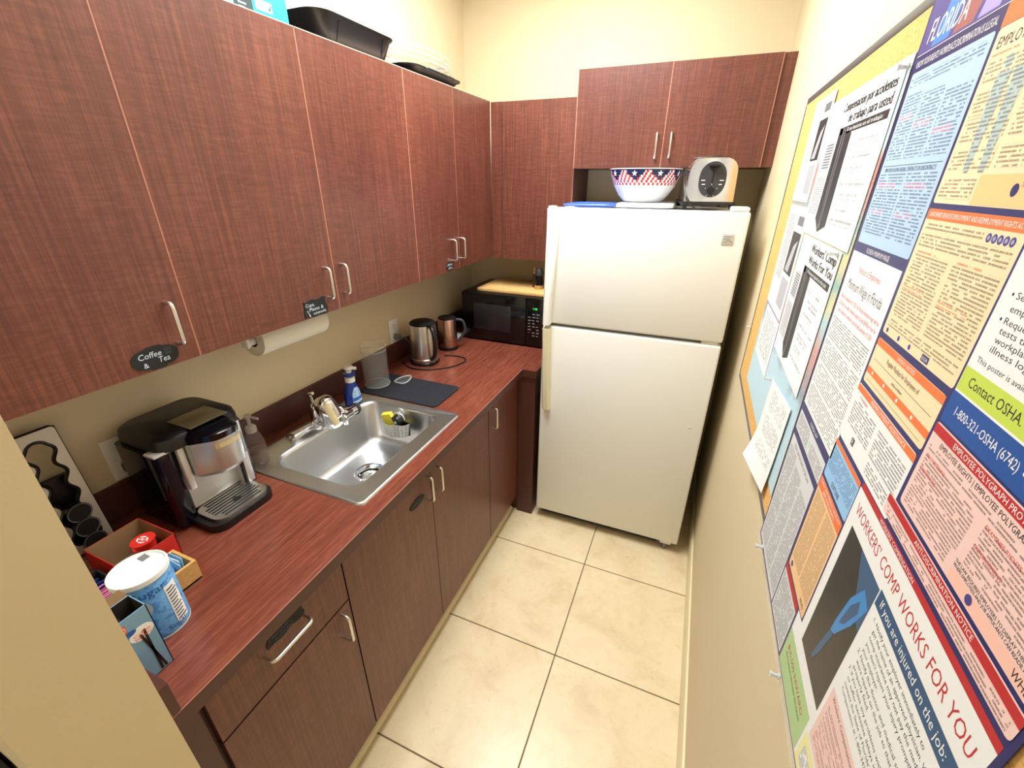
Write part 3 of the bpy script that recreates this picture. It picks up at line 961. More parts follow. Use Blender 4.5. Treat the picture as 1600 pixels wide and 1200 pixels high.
for a, b in (((0.024, 0.105), (0.037, 0.006)), ((0.031, 0.112), (0.030, 0.006))):
    mb.stroke([a, b], (fx + .0003, sy0, CT), Y, Z, 0.0042, BLACK)
mb.build('printed_front', t, smooth=False)
mb = MB()
mb.poly([(sx0, sy1 - .001, sz), (sx0, sy0 + .01, sz), (sx0 - 0.006, sy0 + .014, sz + 0.018), (sx0 - 0.006, sy1 - .006, sz + 0.018)], CARD)
mb.build('torn_flap', t, smooth=False)
for k in range(14):
    mb = MB(); mb.rod((0, 0, 0), (0, 0, 0.128), 0.0019, 0.0019, BLACKM, 6)
    o = mb.build('coffee_stirrer')
    o.location = (0.503 + (k % 5) * 0.0085, -0.502 + (k // 5) * 0.013, CT + 0.0025)
    o.rotation_euler = (random.uniform(-.03, .03), random.uniform(-.03, .03), 0)
    tag(o, 'thin black stirrer standing in the slim blue carton', 'coffee stirrer', 'stirrers in the blue carton')

# dark organiser with coloured packets
t = thing('packet_organiser', 'dark grey open box of sweetener packets behind the sugar canister', 'organiser', (0.30, -0.46, CT))
open_box(0.235, -0.507, 0.385, -0.412, CT, 0.972, DGREY, DGREY, 0.003).build('tray_body', t, smooth=False)
for k in range(10):
    mb = MB()
    c_ = pm('dark_blue_packet', (34, 44, 116), 0.4) if k < 5 else pm('pink_packet', (222, 120, 170), 0.5)
    mb.box((-0.0012, -0.03, 0.0), (0.0012, 0.03, 0.062), c_, 0.0004, seg=1)
    o = mb.build('sweetener_packet', smooth=False)
    o.location = (0.25 + k * 0.0128, -0.4595, CT + 0.008)
    o.rotation_euler = (random.uniform(-.1, .1), random.uniform(-.12, .2), 0)
    tag(o, ('dark blue' if k < 5 else 'pink') + ' sweetener packet in the dark grey open box', 'sweetener packet', ('dark blue' if k < 5 else 'pink') + ' packets in the grey box')

# soap dispenser
t = thing('soap_dispenser', 'clear pump soap dispenser on the sink corner by the coffee maker', 'soap dispenser', (0.132, 0.075, FZ))
mb = MB()
c = (0.132, 0.075, FZ)
mb.lathe(c, [(0.028, 0), (0.031, 0.004), (0.031, 0.05), (0.027, 0.085), (0.018, 0.108), (0.014, 0.116)], pm('clear_brown_bottle', (150, 135, 125), 0.06, alpha=0.2), 24)
mb.build('bottle', t)
mb = MB(); mb.lathe(c, [(0.028, 0.004), (0.0285, 0.045), (0.0, 0.046)], pm('pale_soap', (110, 88, 74), 0.2, alpha=0.35), 24, cap1=False); mb.build('liquid_soap', t)
mb = MB()
FROST = pm('frosted_pump', (200, 190, 180), 0.3, alpha=0.5)
mb.lathe(c, [(0.0165, 0.112), (0.0165, 0.128), (0.012, 0.134), (0.0055, 0.136), (0.0055, 0.160), (0.010, 0.162), (0.010, 0.172), (0.0, 0.174)], FROST, 20)
mb.rod((c[0], c[1], c[2] + 0.167), (c[0] + 0.035, c[1] + 0.008, c[2] + 0.162), 0.005, 0.004, FROST, 10)
mb.build('pump', t)

# dish soap bottle
t = thing('dish_soap', 'blue dish soap pump bottle with white cap behind the sink', 'soap bottle', (0.132, 0.525, FZ))
c = (0.130, 0.527, FZ)
BLUB = pm('soap_bottle_blue', (18, 52, 140), 0.2)
mb = MB()
mb.lathe(c, [(0.036, 0), (0.040, 0.005), (0.039, 0.03), (0.033, 0.065), (0.021, 0.09), (0.017, 0.1)], BLUB, 28, sx=0.72, sy=1.0)
mb.build('bottle', t)
mb = MB(); mb.lathe(c, [(0.0195, 0.097), (0.0195, 0.118), (0.012, 0.121)], WHITE, 24); mb.build('collar', t)
mb = MB()
mb.lathe(c, [(0.013, 0.119), (0.024, 0.126), (0.024, 0.134), (0.010, 0.137)], BLUB, 20)
mb.lathe(c, [(0.010, 0.135), (0.012, 0.150), (0.020, 0.156), (0.016, 0.165), (0.0, 0.167)], WHITE, 20)
mb.rod((c[0], c[1], c[2] + 0.158), (c[0] + 0.028, c[1] + 0.014, c[2] + 0.154), 0.008, 0.006, WHITE, 10)
mb.build('pump', t)
mb = MB()
def on_soap(y, z, e=0.0012):
    prof = [(0.036, 0), (0.040, 0.005), (0.039, 0.03), (0.033, 0.065), (0.021, 0.09), (0.017, 0.1)]
    for (r0, z0), (r1, z1) in zip(prof, prof[1:]):
        if z0 <= z <= z1:
            rr = r0 + (r1 - r0) * (z - z0) / (z1 - z0)
            break
    s_ = max(-0.98, min(0.98, y / rr))
    return (c[0] + 0.72 * rr * math.sqrt(1 - s_ * s_) + e, c[1] + y, c[2] + z)
LAB = pm('label_pale_blue', (170, 200, 232), 0.4)
for z0, z1, w0, w1, mt in ((0.008, 0.020, 0.026, 0.026, LAB), (0.022, 0.034, 0.026, 0.026, pm('label_mid_blue', (40, 100, 190), 0.4)), (0.034, 0.05, 0.024, 0.022, LAB), (0.05, 0.064, 0.022, 0.016, LAB), (0.064, 0.074, 0.016, 0.008, LAB)):
    for k in range(6):
        a, d_ = -1 + k / 3, -1 + (k + 1) / 3
        mb.poly([on_soap(w0 * a, z0), on_soap(w0 * d_, z0), on_soap(w1 * d_, z1), on_soap(w1 * a, z1)], mt)
for z0, z1, w0 in ((0.040, 0.045, 0.014), (0.055, 0.060, 0.012)):
    mb.poly([on_soap(-w0, z0, .002), on_soap(w0, z0, .002), on_soap(w0, z1, .002), on_soap(-w0, z1, .002)], DBLUE)
mb.recalc = False
mb.build('printed_label', t, smooth=False)

# drying mat, clear cylinder, clear lid
mb = MB()
pts = rrect(0.070, 0.622, 0.468, 0.835, 0.022, 5)
mb.loft([[(p[0], p[1], CT + 0.0005) for p in pts], [(p[0], p[1], CT + 0.005) for p in pts]], pm('navy_mat', (20, 22, 32), 0.9), True, True, True)
tag(mb.build('drying_mat', origin=(0.27, 0.73, CT)), 'black rounded drying mat beside the sink', 'mat')
MZ = CT + 0.0055
t = thing('clear_cylinder', 'tall clear plastic cylinder standing on the drying mat', 'container', (0.105, 0.715, MZ))
mb = MB()
mb.lathe((0.105, 0.715, MZ), [(0.055, 0.0), (0.056, 0.004), (0.057, 0.186), (0.0545, 0.186), (0.0535, 0.006), (0.0, 0.006)], CLEAR, 36, cap1=False)
mb.build('wall', t)
for rr, zz in ((0.057, 0.187), (0.055, 0.165), (0.055, 0.003)):
    mb = MB()
    mb.tube([(0.105 + rr * math.cos(a), 0.715 + rr * math.sin(a), MZ + zz) for a in [2 * math.pi * i / 36 for i in range(36)]], 0.0018, CLEARR, 6, closed=True)
    mb.build('rim', t)
mb = MB()
pp = [(0.19 + 0.030 * math.cos(a), 0.79 + 0.045 * math.sin(a) - 0.01 * math.cos(2 * a), MZ + 0.003) for a in [2 * math.pi * i / 32 for i in range(32)]]
mb.tube(pp, 0.0032, CLEARR, 8, closed=True)
mb.poly([(p[0], p[1], MZ + 0.004) for p in pp], CLEAR)
tag(mb.build('glass_dish', origin=(0.19, 0.79, MZ)), 'small clear plastic dish lying on the black mat', 'dish')

# sponge caddy in the sink
t = thing('sponge_caddy', 'white perforated sponge caddy hanging inside the sink bowl', 'sponge caddy', (0.315, 0.52, 0.80))
cx, cy, cz = 0.345, 0.520, 0.822
mb = MB()
nu, nv = 40, 17
def cad(iu, iv):
    a = math.pi * (1.0 + iu / nu)
    dent = 1.0 - 0.22 * math.exp(-((iu / nu - 0.62) / 0.08) ** 2)
    k = 0.82 + 0.18 * iv / nv
    return (cx + 0.064 * k * math.cos(a) * 1.0, cy + 0.044 * k * math.sin(a) * dent, cz + 0.062 * iv / nv)
grid = [[mb.v(cad(i, j)) for j in range(nv + 1)] for i in range(nu + 1)]
for i in range(nu):
    for j in range(nv):
        if j % 4 == 2 and i % 4 == 2 and 0 < j < nv - 1:
            continue
        mb.f([grid[i][j], grid[i + 1][j], grid[i + 1][j + 1], grid[i][j + 1]], WHITE)
mb.f([grid[i][0] for i in range(nu + 1)], WHITE)
mb.poly([(cx - 0.06, cy + 0.001, cz), (cx + 0.06, cy + 0.001, cz), (cx + 0.064, cy + 0.001, cz + 0.062), (cx - 0.064, cy + 0.001, cz + 0.062)], WHITE)
bmesh.ops.solidify(mb.bm, geom=mb.bm.faces[:], thickness=0.0018)
mb.build('basket', t)
mb = MB(); mb.tube([(cx - 0.01, cy, cz + 0.055), (cx - 0.01, cy + 0.035, cz + 0.075), (cx - 0.01, 0.566, cz + 0.075)], 0.004, CLEARR, 8); mb.rod((cx - 0.01, 0.560, cz + 0.075), (cx - 0.01, 0.5665, cz + 0.075), 0.016, 0.018, CLEARR); mb.build('suction_hook', t)
mb = MB(); mb.box((-0.008, -0.011, -0.045), (0.035, 0.011, 0.03), pm('yellow_sponge', (222, 206, 70), 0.95), 0.003)
o = mb.build('sponge'); o.location = (cx - 0.036, cy - 0.016, cz + 0.066); o.rotation_euler = (0.15, -0.25, 0.1)
tag(o, 'yellow sponge sticking out of the white caddy', 'sponge')
t = thing('dish_brush', 'round black dish brush resting in the white caddy', 'brush', (cx + 0.015, cy - 0.012, cz + 0.05))
mb = MB(); mb.rod((cx + 0.012, cy - 0.022, cz + 0.065), (cx + 0.014, cy + 0.0, cz + 0.070), 0.026, 0.024, BLACK, 24); mb.rod((cx + 0.012, cy - 0.024, cz + 0.065), (cx + 0.012, cy - 0.022, cz + 0.065), 0.006, 0.006, WHITE, 12); mb.build('brush_head', t)
mb = MB(); mb.tube([(cx + 0.012 + 0.026 * math.cos(a), cy + 0.002, cz + 0.070 + 0.026 * math.sin(a)) for a in [math.pi * i / 12 for i in range(13)]], 0.003, SILVER, 8); mb.build('handle_ring', t)

# kettle
def arc_handle(mb, pts, w, th, mt):
    mb.tube(catmull(pts, 6), w, mt, 10)
t = thing('electric_kettle', 'tall stainless electric kettle with black lid and handle', 'kettle', (0.147, 1.045, CT))
kc = (0.147, 1.045, CT)
mb = MB(); mb.lathe(kc, [(0.073, 0), (0.075, 0.004), (0.075, 0.012), (0.070, 0.016)], BLACK, 36); mb.build('power_base', t)
mb = MB()
mb.lathe(kc, [(0.070, 0.0165), (0.072, 0.020), (0.0715, 0.03), (0.0695, 0.032), (0.0695, 0.05), (0.065, 0.195), (0.063, 0.203)], STEEL, 40)
mb.build('steel_body', t)
mb = MB(); mb.lathe(kc, [(0.0635, 0.203), (0.063, 0.210), (0.055, 0.216), (0.0, 0.219)], BLACKM, 36, cap1=False); mb.build('lid', t)
mb = MB()
hd = Vector((0.87, -0.49, 0)).normalized()
hp_ = [Vector(kc) + hd * a + Z * b for a, b in ((0.062, 0.205), (0.095, 0.200), (0.116, 0.165), (0.118, 0.11), (0.105, 0.06), (0.072, 0.035))]
mb.tube(catmull(hp_, 6), 0.0105, BLACK, 10)
mb.build('handle', t)
mb = MB()
sd_ = Vector((-0.87, 0.49, 0)).normalized(); sp_ = Vector((0.49, 0.87, 0))
v0 = [Vector(kc) + sd_ * 0.062 + sp_ * 0.022 + Z * 0.198, Vector(kc) + sd_ * 0.062 - sp_ * 0.022 + Z * 0.198, Vector(kc) + sd_ * 0.093 + Z * 0.203, Vector(kc) + sd_ * 0.069 + Z * 0.155]
mb.poly([v0[0], v0[2], v0[3]], STEEL); mb.poly([v0[1], v0[3], v0[2]], STEEL); mb.poly([v0[0], v0[1], v0[2]], BLACKM)
mb.build('spout', t)
mb = MB(); mb.rod(Vector(kc) + Vector((0.066, -0.020, 0.045)), Vector(kc) + Vector((0.0685, -0.0208, 0.045)), 0.009, 0.009, DGREY); mb.build('badge', t)
# second steel jug
t = thing('steel_jug', 'shorter copper-toned steel jug with dark handle between kettle and microwave', 'jug', (0.155, 1.268, CT))
kc = (0.155, 1.268, CT)
COPP = pm('warm_steel', (196, 160, 142), 0.25, 1.0)
mb = MB(); mb.lathe(kc, [(0.056, 0), (0.056, 0.018)], BLACK, 32); mb.build('base', t)
mb = MB(); mb.lathe(kc, [(0.054, 0.018), (0.053, 0.05), (0.050, 0.168), (0.047, 0.172)], COPP, 36); mb.build('steel_body', t)
mb = MB(); mb.lathe(kc, [(0.048, 0.172), (0.047, 0.178), (0.0, 0.182)], BLACKM, 32, cap1=False); mb.build('lid', t)
mb = MB(); mb.tube(catmull([Vector(kc) + Vector((0.046, 0.02, 0.165)), Vector(kc) + Vector((0.078, 0.035, 0.155)), Vector(kc) + Vector((0.088, 0.038, 0.10)), Vector(kc) + Vector((0.052, 0.02, 0.04))], 6), 0.008, DGREY, 10); mb.build('handle', t)
mb = MB()
mb.tube(catmull([(0.050, 0.985, CT + 0.004), (0.13, 0.935, CT + 0.004), (0.22, 0.945, CT + 0.004), (0.30, 1.01, CT + 0.004), (0.338, 1.09, CT + 0.004), (0.325, 1.15, CT + 0.004), (0.255, 1.165, CT + 0.004), (0.20, 1.145, CT + 0.004)], 8), 0.0032, BLACK, 8)
tag(mb.build('kettle_cord', origin=(0.2, 1.05, CT)), 'black power cord looped on the counter around the kettle', 'cord')
mb = MB()
pts = rrect(0.055, 1.385, 0.132, 1.50, 0.02, 4)
mb.loft([[(p[0], p[1], CT) for p in pts], [(p[0], p[1], CT + 0.012) for p in pts]], WHITE, True, True, True)
tag(mb.build('soap_dish', origin=(0.1, 1.44, CT)), 'small flat white dish beside the microwave', 'dish')

# microwave
t = thing('microwave', 'black countertop microwave in the back corner', 'microwave', (0.40, 1.64, CT))
mx0, mx1, my0, my1, mz0, mz1 = 0.150, 0.665, 1.452, 1.835, CT + 0.008, 1.195
mb = MB(); mb.box((mx0, my0 + 0.02, mz0), (mx1, my1, mz1), BLACK, 0.005); mb.build('body', t)
mb = MB(); mb.box((mx0, my0, mz0 + 0.003), (0.545, my0 + 0.019, mz1 - 0.002), BLACKG, 0.004); dd = mb.build('door', t)
mb = MB(); mb.box((0.225, my0 - 0.0006, 0.985), (0.455, my0 + 0.002, 1.135), pm('oven_window', (34, 34, 36), 0.15), 0.001); mb.build('window', dd)
mb = MB(); mb.box((0.547, my0, mz0 + 0.003), (mx1, my0 + 0.019, mz1 - 0.002), BLACKG, 0.004); pn = mb.build('control_panel', t)
KEY = pm('key_print', (170, 172, 178), 0.6)
mb = MB()
for j in range(8):
    for i in range(3):
        if (i * 3 + j * 5) % 7 == 0: continue
        x = 0.560 + i * 0.024
        z = 1.105 - j * 0.0175
        mb.box((x, my0 - 0.0008, z), (x + 0.011 + 0.003 * ((i + j) % 3), my0, z + 0.0028), KEY if (i, j) != (0, 6) else RED)
mb.build('keypad', pn, smooth=False)['kind'] = 'stuff'
mb = MB(); mb.text('1:08', (0.588, my0 - 0.0008, 1.132), X, Z, 0.011, pm('green_display', (60, 230, 110), 0.5, emit=(60, 240, 110), estr=0.8)); mb.build('clock_display', pn, smooth=False)
for fx_, fy_ in ((0.18, 1.49), (0.63, 1.49), (0.18, 1.80), (0.63, 1.80)):
    mb = MB(); mb.rod((fx_, fy_, CT), (fx_, fy_, CT + 0.009), 0.012, 0.012, BLACKM, 12); mb.build('foot', t)
mb = MB(); mb.box((0.232, 1.490, 1.196), (0.665, 1.800, 1.214), wood_mat('maple_board', (6, 90, 90), (30, 30, 30), (196, 148, 84), (216, 172, 108), (230, 192, 132), 0.5), 0.004)
tag(mb.build('cutting_board', origin=(0.45, 1.65, 1.196)), 'light wooden cutting board lying on the microwave', 'cutting board')
t = thing('pepper_grinder', 'small dark glass grinder with brass base on the cutting board', 'grinder', (0.565, 1.60, 1.215))
c = (0.565, 1.60, 1.2145)
mb = MB(); mb.lathe(c, [(0.024, 0), (0.024, 0.018), (0.021, 0.020)], pm('brass_cap', (206, 172, 112), 0.35, 0.7), 20); mb.build('base', t)
mb = MB(); mb.lathe(c, [(0.020, 0.020), (0.019, 0.075)], BLACKG, 20); mb.build('glass', t)
mb = MB(); mb.lathe(c, [(0.021, 0.075), (0.021, 0.1), (0.012, 0.112), (0, 0.114)], DGREY, 20); mb.build('cap', t)
c = (0.528, 1.635, 1.2145)
t = thing('pepper_grinder', 'slim brass-topped shaker behind the dark grinder on the cutting board', 'shaker', c)
mb = MB(); mb.lathe(c, [(0.013, 0), (0.012, 0.07), (0.010, 0.075)], pm('bronze_dark', (70, 52, 36), 0.4, 0.5), 16); mb.build('body', t)
mb = MB(); mb.lathe(c, [(0.012, 0.075), (0.013, 0.095), (0.008, 0.112), (0, 0.114)], MATS['brass_cap'], 16); mb.build('cap', t)

# paper towel under the upper cabinet
t = thing('paper_towel_roll', 'white paper towel roll mounted below the upper cabinet', 'paper towel', (0.16, 0.27, 1.31))
mb = MB()
PT = pm('towel_paper', (232, 228, 212), 0.95)
tz, tx_ = 1.318, 0.155
loops = []
for y, r in ((0.140, 0.021), (0.140, 0.050), (0.400, 0.050), (0.400, 0.021)):
    loops.append([(tx_ + r * math.cos(2 * math.pi * i / 36), y, tz + r * math.sin(2 * math.pi * i / 36)) for i in range(36)])
mb.loft(loops, PT)
mb.build('paper_roll', t)
mb = MB()
mb.loft([[(tx_ + 0.0209 * math.cos(2 * math.pi * i / 24), y, tz + 0.0209 * math.sin(2 * math.pi * i / 24)) for i in range(24)] for y in (0.141, 0.399)], CARD)
mb.build('core', t)
mb = MB()
mb.rod((tx_, 0.118, tz), (tx_, 0.422, tz), 0.014, 0.014, WHITE, 20)
for y in (0.112, 0.418):
    mb.box((tx_ - 0.014, y, tz - 0.016), (tx_ + 0.014, y + 0.010, ZB), WHITE, 0.003)
mb.build('holder', t)

# outlets
def outlet(yc, zc, label):
    t = thing('wall_outlet', label, 'outlet', (0.0, yc, zc))
    mb = MB(); mb.box((0.0005, yc - 0.036, zc - 0.06), (0.006, yc + 0.036, zc + 0.06), WHITE, 0.002); mb.build('cover_plate', t)
    for dz in (-0.025, 0.025):
        mb = MB()
        mb.prism([(p[0], p[1]) for p in rrect(-0.016, -0.0175, 0.016, 0.0175, 0.008, 4)], (0.0058, yc, zc + dz), Y, Z, 0.0018, WHITE)
        s_ = mb.build('receptacle', t, smooth=False)
        mb = MB()
        for dy in (-0.006, 0.006):
            mb.box((0.0076, yc + dy - 0.001, zc + dz + 0.001), (0.0079, yc + dy + 0.001, zc + dz + 0.010), BLACKM)
        mb.rod((0.0076, yc, zc + dz - 0.008), (0.0079, yc, zc + dz - 0.008), 0.0024, 0.0024, BLACKM, 10)
        mb.build('slot', s_, smooth=False)
outlet(-0.202, 1.078, 'white wall outlet with a black plug beside the coffee maker')
outlet(1.000, 1.072, 'white wall outlet with a grey plug behind the kettle')
t = thing('power_plug', 'black plug and cord of the coffee maker in the wall outlet', 'plug', (0.01, -0.202, 1.05))
mb = MB(); mb.box((0.0085, -0.216, 1.036), (0.036, -0.188, 1.064), BLACK, 0.005); mb.build('plug_body', t)
mb = MB(); mb.tube(catmull([(0.034, -0.198, 1.046), (0.043, -0.192, 1.02), (0.03, -0.17, 0.97), (0.03, -0.16, 0.93)], 6), 0.0032, BLACK, 8); mb.build('cord', t)
t = thing('power_plug', 'grey plug and cord running down behind the kettle', 'plug', (0.01, 1.0, 1.05))
mb = MB(); mb.rod((0.0085, 1.0, 1.045), (0.036, 1.003, 1.043), 0.015, 0.012, GREY, 16); mb.build('plug_body', t)
mb = MB(); mb.tube(catmull([(0.034, 1.003, 1.043), (0.055, 1.02, 1.035), (0.06, 1.045, 1.0), (0.05, 1.07, 0.95), (0.045, 1.09, CT + 0.004)], 8), 0.0032, GREY, 8); mb.build('cord', t)

# ------------------------------------------------------------------ things on top of the cabinets
TEAL = pm('teal_carton', (20, 186, 190), 0.45)
t = thing('teal_carton', 'teal product carton standing on top of the upper cabinets', 'box', (0.2, 0.28, ZT))
mb = MB(); mb.box((0.13, 0.205, ZT), (0.262, 0.392, ZT + 0.26), TEAL, 0.001, seg=1); mb.build('carton', t, smooth=False)
mb = MB()
mb.box((0.262, 0.207, ZT + 0.001), (0.2626, 0.232, ZT + 0.24), pm('pale_aqua', (150, 226, 228), 0.5))
mb.box((0.262, 0.234, ZT + 0.001), (0.2628, 0.285, ZT + 0.24), pm('dark_teal_print', (20, 50, 50), 0.5))
for k in range(4):
    mb.box((0.2628, 0.245, ZT + 0.012 + k * 0.008), (0.2631, 0.262 + 0.004 * (k % 2), ZT + 0.015 + k * 0.008), PAPER)
mb.box((0.262, 0.293, ZT + 0.020), (0.2628, 0.342, ZT + 0.042), pm('pale_aqua', (150, 226, 228), 0.5))
mb.stroke([(0.331, 0.031), (0.334, 0.026), (0.339, 0.036)], (0.2631, 0, ZT), Y, Z, 0.0025, NAVYT)
squig(mb, Vector((0.2631, 0, ZT)), 0.298, 0.027, 0.028, 0.006, 5, GREY, 0.001)
mb.build('printed_front', t, smooth=False)

t = thing('roasting_pan', 'black ribbed roasting pan with flared sides on the upper cabinets', 'pan', (0.18, 0.64, ZT))
mb = MB()
def pan_loops(x0, y0, x1, y1, secs, r):
    cx_, cy_ = (x0 + x1) / 2, (y0 + y1) / 2
    out = []
    for k, z in secs:
        out.append([(p[0], p[1], ZT + 0.0022 + z) for p in rrect(x0 - k, y0 - k, x1 + k, y1 + k, r + k * 0.5, 5)])
    return out
PANM = pm('black_pan_enamel', (24, 26, 32), 0.35)
mb.loft(pan_loops(0.05, 0.500, 0.262, 0.800, [(0.0, 0.0), (0.006, 0.006), (0.026, 0.060), (0.034, 0.066), (0.036, 0.070), (0.026, 0.068), (0.004, 0.010)], 0.04), PANM, True, True, True)
mb.build('pan_body', t)
for y in (0.555, 0.76):
    mb = MB(); mb.tube([(0.265, y, ZT + 0.004), (0.281, y, ZT + 0.045), (0.288, y, ZT + 0.062)], 0.0032, PANM, 6); mb.build('rib', t)
t = thing('black_tray', 'flat black serving tray under the clear platters on the upper cabinets', 'tray', (0.18, 1.08, ZT))
mb = MB()
mb.loft(pan_loops(0.07, 0.930, 0.262, 1.270, [(0.0, 0.0), (0.004, 0.002), (0.022, 0.022), (0.034, 0.026), (0.035, 0.030), (0.020, 0.027), (0.0, 0.008)], 0.04), PANM, True, True, True)
mb.build('tray_body', t)
mb = MB(); mb.tube([(0.27, 0.97, ZT + 0.026), (0.298, 1.0, ZT + 0.030), (0.298, 1.2, ZT + 0.030), (0.27, 1.23, ZT + 0.026)], 0.004, PANM, 8); mb.build('rim_bead', t)
CLEARP = pm('clear_platter_plastic', (240, 240, 236), 0.08, alpha=0.10)
for k in range(3):
    mb = MB()
    loops = []
    for rr, z in ((0.10, 0.0), (0.15, 0.012), (0.165, 0.024), (0.172, 0.028), (0.170, 0.030), (0.15, 0.016), (0.10, 0.003)):
        loops.append([(rr * 0.62 * (1 + 0.012 * math.cos(i * math.pi)) * math.cos(2 * math.pi * i / 64), rr * 1.35 * (1 + 0.012 * math.cos(i * math.pi)) * math.sin(2 * math.pi * i / 64), z) for i in range(64)])
    mb.loft(loops, CLEARP, True, False, False)
    o = mb.build('clear_platter')
    mb = MB(); mb.tube([Vector(q) for q in loops[3]], 0.0022, CLEARR, 6, closed=True); mb.build('rim_bead', o)
    o.location = (0.175, 1.10, ZT + 0.034 + k * 0.0185)
    tag(o, 'scalloped clear plastic platter stacked on the black tray', 'platter', 'clear platters on the cabinets')

# ------------------------------------------------------------------ things on the refrigerator
FT = 1.6655
t = thing('blue_lid', 'translucent blue plastic container lid lying on the refrigerator', 'lid', (0.90, 1.38, FT))
mb = MB()
BLUL = pm('blue_lid_plastic', (70, 110, 220), 0.3, alpha=0.9)
pts = rrect(0.785, 1.235, 1.00, 1.47, 0.03, 5)
mb.loft([[(p[0], p[1], FT) for p in pts], [(p[0], p[1], FT + 0.008) for p in pts], [(0.89 + (p[0] - 0.89) * .9, 1.35 + (p[1] - 1.35) * .9, FT + 0.010) for p in pts], [(0.89 + (p[0] - 0.89) * .86, 1.35 + (p[1] - 1.35) * .86, FT + 0.007) for p in pts]], BLUL, True, True, True)
mb.build('lid_panel', t)
mb = MB(); mb.tube([(p[0], p[1], FT + 0.006) for p in pts], 0.0035, BLUL, 6, closed=True); mb.build('rim', t)
t = thing('container_lid', 'wide white plastic tray lid beneath the star bowl', 'lid', (1.09, 1.42, FT))
mb = MB()
pts = rrect(1.005, 1.245, 1.235, 1.62, 0.04, 5)
mb.loft([[(p[0], p[1], FT) for p in pts], [(p[0], p[1], FT + 0.012) for p in pts], [(1.12 + (p[0] - 1.12) * .92, 1.43 + (p[1] - 1.43) * .92, FT + 0.016) for p in pts]], pm('white_translucent', (222, 226, 232), 0.25), True, True, True)
mb.build('lid_panel', t)
# bowl with stars and stripes
BZ = FT + 0.0165
bc = Vector((1.096, 1.40, BZ))
t = thing('serving_bowl', 'white serving bowl with stars and red stripes on the refrigerator', 'bowl', bc)
BW = pm('bowl_white', (236, 236, 240), 0.2); BN = pm('bowl_navy', (34, 44, 84), 0.25); BR = pm('bowl_red', (186, 52, 60), 0.25)
mb = MB()
prof = [(0.072, 0.0), (0.082, 0.004), (0.102, 0.025), (0.120, 0.052), (0.128, 0.066), (0.132, 0.076), (0.136, 0.086), (0.139, 0.095), (0.142, 0.104), (0.145, 0.113), (0.147, 0.121), (0.149, 0.126), (0.149, 0.129), (0.146, 0.129), (0.143, 0.121), (0.116, 0.052), (0.08, 0.01), (0.0, 0.006)]
seg = 180
rows = [[mb.v((bc.x + r * math.cos(2 * math.pi * i / seg), bc.y + r * math.sin(2 * math.pi * i / seg), bc.z + z)) for i in range(seg)] for r, z in prof[:-1]]
for k in range(len(rows) - 1):
    zc = (prof[k][1] + prof[k + 1][1]) / 2
    for i in range(seg):
        mt = BW
        if 4 <= k <= 10:
            ph = (i / seg * 9) % 1.0
            tri = 0.126 - 0.044 * (1 - abs(2 * ph - 1))
            if zc > tri:
                mt = BN
            else:
                q = (i / seg * 45 - (zc - 0.066) * 34) % 1.0
                mt = BR if q < 0.5 else BW
        mb.f([rows[k][i], rows[k][(i + 1) % seg], rows[k + 1][(i + 1) % seg], rows[k + 1][i]], mt)
mb.f(list(reversed(rows[0])), BW); mb.f(rows[-1], BW)
mb.build('bowl_body', t)
for s in range(9):
    a = 2 * math.pi * (s + 0.5) / 9
    n_ = Vector((math.cos(a), math.sin(a), -0.25)).normalized(); U = Vector((-math.sin(a), math.cos(a), 0)); V = n_.cross(U)
    if V.z < 0: V = -V; 
    pts = []
    for k in range(10):
        rr = 0.012 if k % 2 == 0 else 0.005
        pts.append((rr * math.sin(2 * math.pi * k / 10), rr * math.cos(2 * math.pi * k / 10)))
    mb = MB(); mb.prism(pts, bc + Vector((0.1445 * math.cos(a), 0.1445 * math.sin(a), 0.110)), U, V, 0.0012, BW); mb.build('star', t, smooth=False)

# toaster (local frame, front faces -y)
t = thing('toaster', 'chrome two-slice toaster with black control panel on the refrigerator', 'toaster', (1.362, 1.262, FT), R(8), local=True)
mb = MB()
def tprof(w, h, r, z0): 
    pts = [(-w / 2 - 0.004, z0), (w / 2 + 0.004, z0)]
    for i in range(9):
        a = R(90.0 * i / 8); pts.append((w / 2 - r + r * math.cos(a), z0 + h - r + r * math.sin(a)))
    for i in range(9):
        a = R(90 + 90.0 * i / 8); pts.append((-w / 2 + r + r * math.cos(a), z0 + h - r + r * math.sin(a)))
    return pts
secs = [(0.0, 0.972), (0.006, 1.0), (0.27, 1.0), (0.276, 0.972)]
loops = []
for y, k in secs:
    loops.append([(px * k, y, 0.024 + (pz - 0.024) * k) for px, pz in tprof(0.172, 0.158, 0.05, 0.024)])
mb.loft(loops, pm('toaster_chrome', (214, 212, 206), 0.14, 1.0), True, True, True)
mb.build('shell', t)
mb = MB(); mb.box((-0.098, -0.008, 0.014), (0.098, 0.284, 0.027), BLACK, 0.005); bs = mb.build('base', t)
for fx_ in (-0.085, 0.085):
    for fy_ in (0.004, 0.27):
        mb = MB(); mb.rod((fx_, fy_, 0.0), (fx_, fy_, 0.016), 0.008, 0.010, BLACKM, 12); mb.build('foot', bs)
mb = MB()
st = [(0.048 * math.cos(a), 0.062 * math.copysign(abs(math.sin(a)) ** 0.8, math.sin(a))) for a in [2 * math.pi * i / 32 for i in range(32)]]
mb.prism(st, (0.0, -0.0005, 0.104), X, Z, 0.004, DGREY)
pn = mb.build('control_panel', t, smooth=False)
mb = MB(); mb.box((-0.020, -0.028, 0.146), (0.020, -0.004, 0.158), BLACK, 0.005); mb.box((-0.012, -0.012, 0.138), (0.012, -0.004, 0.148), BLACK, 0.002); mb.build('lever', pn)
mb = MB(); mb.box((-0.003, -0.0055, 0.092), (0.003, -0.004, 0.142), BLACKM); mb.build('lever_slot', pn)
